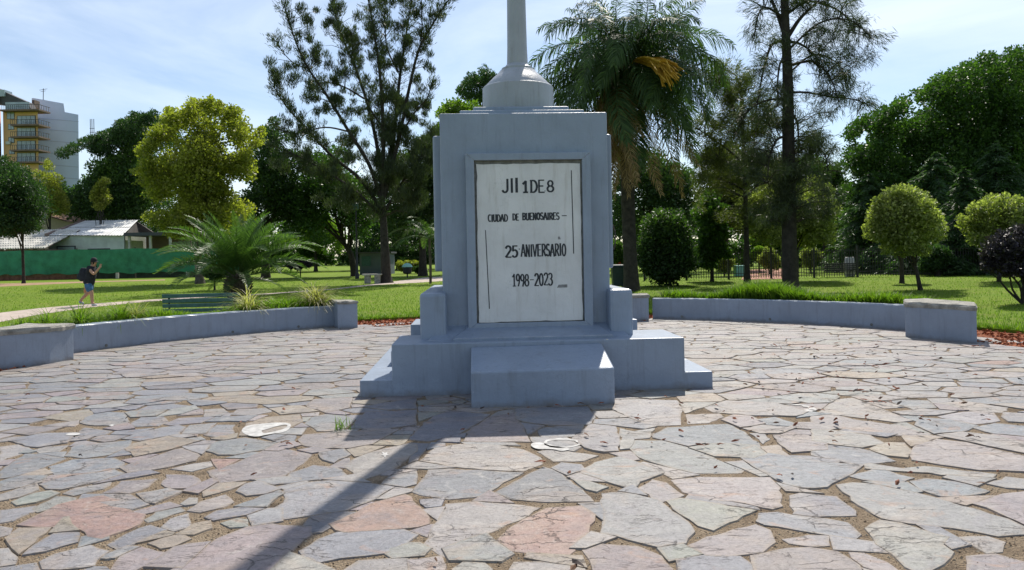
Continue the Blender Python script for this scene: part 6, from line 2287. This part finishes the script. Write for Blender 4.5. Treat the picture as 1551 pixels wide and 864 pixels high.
# ------------------------------------------------------------------ fence, benches, bins, lamp post
def iron_fence():
    pA, pB = ground(1030, 424.5, .05), ground(1250, 421.0, .05)
    d = (pB - pA)
    d.z = 0
    u = d.normalized()
    start = pA - u * 2.0
    end_px = ground(1620, 421.5, .05)
    total = 26.0
    root = empty("iron_fence", (start.x, start.y, .05), math.atan2(u.y, u.x))
    tag(root, "long black iron bar fence across the right lawn", "fence")
    H = 1.62
    bar = MB().box((-.014, -.014, .06), (.014, .014, H)).mesh("bar")
    post = MB().box((-.055, -.055, -.1), (.055, .055, H + .12)).box((-.065, -.065, H + .122), (.065, .065, H + .16)).mesh("post")
    bar.materials.append(IRON)
    post.materials.append(IRON)
    x = 0.0
    i = 0
    while x < total:
        o = bpy.data.objects.new("post" if i % 17 == 0 else "bar", post if i % 17 == 0 else bar)
        COL.objects.link(o)
        o.parent = root
        o.location = (x, 0, 0)
        x += .139
        i += 1
    for z in (.14, .30, H - .14):
        MB().box((0, -.018, z), (total, .018, z + .035)).build("rail", IRON, root)


iron_fence()


def slat_bench(label, px0, px1, py_top, Y, rz, z_top, back_slats, seat=True, mat=GREEN_METAL):
    a, c = at(px0, py_top, Y), at(px1, py_top, Y)
    w = (c - a).length
    root = empty("park_bench", ((a.x + c.x) / 2, Y, 0.05), rz)
    tag(root, label, "bench")
    for i in range(back_slats):
        z = z_top - .05 - i * .115
        MB().box((-w / 2, -.015 + .012 * i, z - .085), (w / 2, .015 + .012 * i, z)).build("back_slat", mat, root, bevel=.006)
    for i in range(4):
        MB().box((-w / 2, .06 + i * .11, z_top - .47), (w / 2, .15 + i * .11, z_top - .44)).build("seat_slat", mat, root, bevel=.004)
    for sx in (-.42, .42):
        mb = MB()
        mb.tube([(sx * w, .50, -.06), (sx * w, .46, z_top - .50), (sx * w, .06, z_top - .49), (sx * w, .045, z_top - .2), (sx * w, .036, z_top - .06)], .022, 6)
        mb.tube([(sx * w, .10, -.06), (sx * w, .10, z_top - .50)], .022, 6)
        mb.build("leg_frame", IRON, root)
    return root


slat_bench("green slatted bench back showing above the left curved wall", 248, 362, 458.5, 17.2, .10, .86, 5, mat=basic("teal_bench_paint", (.05, .13, .115), .5, .3, 8, .1))
slat_bench("dark slatted bench beyond the iron fence at right", 1250, 1297, 411.5, 42.0, 0.0, .84, 4, mat=IRON)
g = at(1288, 400, 42.6)
wb = empty("folded_white_sack", (g.x, 42.25, .05))
tag(wb, "white upright sack behind the far bench beyond the fence", "sack")
mb = MB()
vs = []
for (w, dpt, z) in ((.24, .18, .0), (.29, .22, .25), (.30, .22, .6), (.28, .19, .95), (.22, .12, 1.12)):
    for i in range(14):
        t = 2 * math.pi * i / 14
        vs.append((w * math.copysign(abs(math.cos(t)) ** .6, math.cos(t)), .45 + dpt * math.copysign(abs(math.sin(t)) ** .6, math.sin(t)), z + .02 * math.sin(3 * t)))
mb.add(vs, [(k * 14 + i, k * 14 + (i + 1) % 14, (k + 1) * 14 + (i + 1) % 14, (k + 1) * 14 + i) for k in range(4) for i in range(14)] + [tuple(range(56, 70)), tuple(reversed(range(14)))])
mb.build("cloth", WHITE_MARK, wb, True)

# pale stone bench under the many-stemmed tree
Yb = 46.0
a, c = at(549, 416, Yb), at(578, 416, Yb)
cb = empty("stone_bench", ((a.x + c.x) / 2, Yb, .05))
tag(cb, "pale stone slab bench on two blocks beside the many stemmed tree", "bench")
w = c.x - a.x
MB().box((-w / 2, -.22, .50), (w / 2, .22, .60)).build("seat", CONCRETE, cb, bevel=.015)
MB().box((-w * .38, -.18, -.05), (-w * .08, .18, .499)).build("leg", CAPSTONE, cb, bevel=.01)
MB().box((w * .14, -.18, -.05), (w * .42, .18, .499)).build("leg", CAPSTONE, cb, bevel=.01)

# lamp post
g = ground(541, 422.5, .05)
lp = empty("lamp_post", g)
tag(lp, "slim dark lamp post on the far lawn left of the stone bench", "lamp post")
MB().lathe([(.16, -.1), (.16, .35), (.10, .45), (.085, 2.5), (.06, 5.1), (.06, 5.3)], 12).build("pole", IRON, lp, True)
MB().lathe([(.06, 5.3), (.22, 5.4), (.27, 5.62), (.22, 5.85), (.05, 5.95)], 14).build("lantern", GREEN_METAL, lp, True)

# domed litter bin on a post
g = ground(617, 421, .05)
db = empty("litter_bin", g)
tag(db, "round litter bin with pale turquoise domed lid on the far lawn", "bin")
MB().tube([(0, 0, -.1), (0, 0, .35)], .06, 8).build("post", IRON, db)
MB().lathe([(.22, .32), (.33, .36), (.36, .80), (.34, .81)], 18).build("basket", IRON, db, True)
MB().lathe([(.42, .83), (.42, .87), (.33, 1.02), (.18, 1.12), (.03, 1.15)], 20).build("lid", basic("turquoise_paint", (.25, .50, .44), .5, .15, 5, .1), db, True)

# dark wheelie bins by the palm
def wheelie(label, px0, px1, py, Y, mat, matl):
    a, c = at(px0, py, Y), at(px1, py, Y)
    w = c.x - a.x
    o = empty("wheelie_bin", ((a.x + c.x) / 2, Y, .05))
    tag(o, label, "bin", "wheelie bins at the palm trunk")
    k = w / 2
    MB().hexa([(-k * .82, -.26, .06), (k * .82, -.26, .06), (k * .82, .24, .06), (-k * .82, .24, .06)], [(-k, -.34, .94), (k, -.34, .94), (k, .30, .94), (-k, .30, .94)]).build("body", mat, o, bevel=.02)
    MB().hexa([(-k * 1.05, -.38, .942), (k * 1.05, -.38, .942), (k * 1.05, .34, .942), (-k * 1.05, .34, .942)], [(-k * .95, -.32, 1.04), (k * .95, -.32, 1.04), (k * .95, .30, 1.06), (-k * .95, .30, 1.06)]).build("lid", matl, o, bevel=.015)
    MB().tube([(-k * .7, .36, .98), (k * .7, .36, .98)], .02, 6).build("handle", IRON, o)
    for s in (-1, 1):
        MB().tube([(s * k * .78, .24, .05), (s * k * .96, .24, .05)], .10, 12).build("wheel", IRON, o)


DG = basic("dark_green_plastic", (.012, .03, .028), .5, .3, 6, .1)
TG = basic("green_plastic", (.03, .17, .12), .5, .3, 6, .1)
wheelie("dark wheelie bin left of the green one by the palm", 926, 945, 420, 34.4, DG, DG)
wheelie("green wheelie bin touching the queen palm's trunk", 946.5, 957, 420, 34.0, TG, DG)

# turquoise box beyond the fence
g = at(1120.5, 413, 46)
tb = empty("turquoise_container", (g.x, 46, .05))
tag(tb, "turquoise box standing beyond the iron fence on the red path", "container")
TQ = basic("turquoise_panel", (.13, .40, .36), .5, .15, 4, .1)
MB().box((-.30, -.25, 0.0), (.30, .25, .62)).build("body", TQ, tb, bevel=.02)
MB().box((-.33, -.28, .622), (.33, .28, .70)).build("lid", TQ, tb, bevel=.015)

# ------------------------------------------------------------------ the walker
SKIN = basic("skin", (.42, .24, .16), .6, .1, 12, .05)
SHIRT = basic("black_shirt", (.014, .016, .024), .9, .4, 14, .3)
SHORTS = basic("blue_shorts", (.05, .13, .26), .9, .35, 12, .3)
PACK = basic("navy_backpack", (.012, .014, .024), .8, .4, 14, .3)
SHOE = basic("grey_trainer", (.22, .26, .33), .7, .3, 20, .2)
SOCK = basic("pale_trainer", (.55, .55, .55), .7, .2, 20, .2)
CAPM = basic("black_cap", (.012, .012, .016), .85, .3, 20, .2)
ORANGE = basic("orange_bag", (.50, .22, .08), .6, .3, 9, .2)
HAIR = basic("dark_hair", (.02, .016, .013), .8, .3, 30, .3)


def skinned(name, joints, bones, mat, parent, root_i=0, sub=2):
    """joints: name -> (x, y, z, radius); bones: pairs of joint names"""
    keys = list(joints)
    idx = {k: i for i, k in enumerate(keys)}
    me = bpy.data.meshes.new(name)
    me.from_pydata([joints[k][:3] for k in keys], [(idx[a], idx[b]) for a, b in bones], [])
    o = link_mesh(name, me, mat, parent)
    o.modifiers.new("skin", 'SKIN')
    lay = me.skin_vertices[0].data
    for i, k in enumerate(keys):
        r = joints[k][3]
        lay[i].radius = (r, r) if not isinstance(r, tuple) else r
        lay[i].use_root = (i == root_i)
    s = o.modifiers.new("smooth", 'SUBSURF')
    s.levels = s.render_levels = sub
    for md in o.modifiers:
        if md.type == 'SKIN': md.use_smooth_shade = True
    return o


g = ground(133, 463.6, .06)
pr = empty("person", (g.x, g.y, .06))
tag(pr, "person in black shirt, cap and blue shorts walking along the lawn path with raised hand", "person")
pr.rotation_euler = (0, .07, 0)
J = {
    "pelvis": (.00, 0, .93, .135), "waist": (.03, 0, 1.06, .125), "chest": (.07, 0, 1.27, .145), "neck": (.10, 0, 1.46, .055), "skull": (.135, 0, 1.57, .10), "crown": (.14, 0, 1.68, .09),
    "nose": (.235, 0, 1.575, .014), "chin": (.19, 0, 1.51, .035),
    "shR": (.05, -.19, 1.40, .06), "elR": (.30, -.25, 1.17, .055), "wrR": (.46, -.23, 1.39, .038), "palmR": (.495, -.22, 1.45, .04),
    "shL": (.05, .19, 1.40, .06), "elL": (-.08, .25, 1.14, .045), "wrL": (-.16, .24, .92, .03), "palmL": (-.18, .23, .85, .032),
    "hipR": (.00, -.10, .88, .10), "knR": (.17, -.11, .50, .075), "anR": (.22, -.10, .11, .052), "toeR": (.39, -.11, .05, .035),
    "hipL": (.00, .10, .88, .10), "knL": (-.06, .11, .49, .075), "anL": (-.34, .10, .17, .052), "toeL": (-.23, .10, .045, .035),
}
B_ = [("pelvis", "waist"), ("waist", "chest"), ("chest", "neck"), ("neck", "skull"), ("skull", "crown"), ("skull", "nose"), ("skull", "chin"), ("chest", "shR"), ("shR", "elR"), ("elR", "wrR"), ("wrR", "palmR"),
      ("chest", "shL"), ("shL", "elL"), ("elL", "wrL"), ("wrL", "palmL"), ("pelvis", "hipR"), ("hipR", "knR"), ("knR", "anR"), ("anR", "toeR"), ("pelvis", "hipL"), ("hipL", "knL"), ("knL", "anL"), ("anL", "toeL")]
for i, (dx, dz) in enumerate(((-.03, .085), (-.01, .10), (.012, .098), (.032, .082))):
    J[f"f{i}a"] = (.505 + dx * .8, -.215 + .004 * i, 1.50 + dz * .2, .0095)
    J[f"f{i}b"] = (.512 + dx * 1.2, -.208 + .004 * i, 1.50 + dz * .75, .008)
    B_ += [("palmR", f"f{i}a"), (f"f{i}a", f"f{i}b")]
    J[f"g{i}a"] = (-.185 + dx * .8, .225, .80 - dz * .1, .0095)
    J[f"g{i}b"] = (-.165 + dx * .8, .215, .77 - dz * .1, .008)
    B_ += [("palmL", f"g{i}a"), (f"g{i}a", f"g{i}b")]
J["thR"], J["thL"] = (.540, -.22, 1.465, .011), (-.155, .225, .83, .010)
B_ += [("palmR", "thR"), ("palmL", "thL")]
body = skinned("body", J, B_, SKIN, pr)
for s in (-1, 1):
    MB().lathe([(.004, -.008), (.010, -.004), (.011, .004), (.004, .009)], 8).build("eye", CAPM, pr, True).location = (.212, s * .032, 1.60)
    MB().lathe([(.006, -.03), (.016, -.02), (.018, .02), (.008, .035)], 8).build("ear", SKIN, pr, True).location = (.13, s * .088, 1.575)
MB().box((.215, -.022, 1.528), (.224, .022, 1.534)).build("mouth", BRICK, pr)
skinned("shirt", {"hem": (-.01, 0, .74, .21), "low": (.00, 0, .90, .205), "waist": (.03, 0, 1.06, .205), "chest": (.05, 0, 1.27, .215), "col": (.095, 0, 1.43, .10), "shR": (.05, -.19, 1.39, .11), "slR": (.14, -.23, 1.24, .095), "shL": (.05, .19, 1.39, .11), "slL": (-.02, .22, 1.24, .095)},
        [("hem", "low"), ("low", "waist"), ("waist", "chest"), ("chest", "col"), ("chest", "shR"), ("shR", "slR"), ("chest", "shL"), ("shL", "slL")], SHIRT, pr)
skinned("shorts", {"top": (.00, 0, .95, .17), "mid": (.00, 0, .88, .18), "hR": (.01, -.10, .80, .15), "kR": (.14, -.115, .52, .125), "hL": (.0, .10, .80, .15), "kL": (-.05, .115, .52, .125)},
        [("top", "mid"), ("mid", "hR"), ("hR", "kR"), ("mid", "hL"), ("hL", "kL")], SHORTS, pr)
skinned("shoe", {"h": (.19, -.10, .07, .06), "m": (.28, -.105, .06, .056), "t": (.41, -.11, .05, .046)}, [("h", "m"), ("m", "t")], SOCK, pr)
skinned("shoe", {"h": (-.385, .10, .155, .06), "m": (-.30, .10, .095, .058), "t": (-.205, .10, .05, .046)}, [("h", "m"), ("m", "t")], SHOE, pr)
cp = MB().lathe([(.112, 1.615), (.114, 1.66), (.105, 1.72), (.075, 1.765), (.02, 1.785)], 20, (.135, 0)).build("cap", CAPM, pr, True)
mb = MB()
vs = []
for i in range(9):
    t = -1.1 + 2.2 * i / 8
    vs += [(.135 + .108 * math.cos(t), .108 * math.sin(t), 1.635), (.135 + (.108 + .085 * math.cos(t) ** .7) * math.cos(t), .112 * math.sin(t), 1.615)]
mb.add([tuple(v) for v in vs] + [(v[0], v[1], v[2] + .008) for v in vs], [(2 * i, 2 * i + 1, 2 * i + 3, 2 * i + 2) for i in range(8)] + [(18 + 2 * i + 2, 18 + 2 * i + 3, 18 + 2 * i + 1, 18 + 2 * i) for i in range(8)] +
       [(2 * i + 1, 18 + 2 * i + 1, 18 + 2 * i + 3, 2 * i + 3) for i in range(8)])
mb.build("peak", CAPM, cp)
MB().lathe([(.085, 1.53), (.1, 1.57), (.103, 1.62)], 18, (.12, 0)).build("hair", HAIR, pr, True)

bp = empty("backpack", (g.x - .10, g.y, .06 + 1.15))
bp.rotation_euler = (0, .07, 0)
tag(bp, "bulky dark backpack worn by the walking person", "backpack")
vs = []
for (sx, sy, z) in ((.10, .12, -.25), (.155, .17, -.2), (.17, .18, -.02), (.15, .17, .15), (.10, .13, .24)):
    for i in range(16):
        t = 2 * math.pi * i / 16
        vs.append((sx * math.copysign(abs(math.cos(t)) ** .7, math.cos(t)), sy * math.copysign(abs(math.sin(t)) ** .7, math.sin(t)), z))
mb = MB()
mb.add(vs, [(k * 16 + i, k * 16 + (i + 1) % 16, (k + 1) * 16 + (i + 1) % 16, (k + 1) * 16 + i) for k in range(4) for i in range(16)] + [tuple(reversed(range(16))), tuple(range(64, 80))])
mb.build("sack", PACK, bp, True)
mb = MB()
mb.add([(x * .6 - .13, y * .75, z * .5 - .08) for x, y, z in vs], [(k * 16 + i, k * 16 + (i + 1) % 16, (k + 1) * 16 + (i + 1) % 16, (k + 1) * 16 + i) for k in range(4) for i in range(16)] + [tuple(reversed(range(16))), tuple(range(64, 80))])
mb.build("pocket", PACK, bp, True)
for s in (-1, 1):
    MB().tube(catmull([(.12, s * .12, .20), (.24, s * .13, .30), (.42, s * .13, .16), (.40, s * .15, -.05), (.10, s * .16, -.18)], 4), .022, 6).build("strap", PACK, bp)
ob = empty("shopping_bag", (g.x - .15, g.y + .23, .06 + .58))
tag(ob, "orange bag hanging from the walking person's lower hand", "bag")
mb = MB()
vs = []
for (sx, sy, z) in ((.07, .05, -.14), (.12, .08, -.11), (.125, .085, .02), (.09, .055, .12), (.05, .03, .17)):
    for i in range(14):
        t = 2 * math.pi * i / 14
        vs.append((sx * math.cos(t) * (1 + .08 * math.sin(3 * t)), sy * math.sin(t), z))
mb.add(vs, [(k * 14 + i, k * 14 + (i + 1) % 14, (k + 1) * 14 + (i + 1) % 14, (k + 1) * 14 + i) for k in range(4) for i in range(14)] + [tuple(reversed(range(14))), tuple(range(56, 70))])
mb.build("pouch", ORANGE, ob, True)
MB().tube(catmull([(-.04, 0, .16), (-.01, -.005, .24), (.03, -.005, .24), (.04, 0, .16)], 4), .009, 5).build("handle", ORANGE, ob)
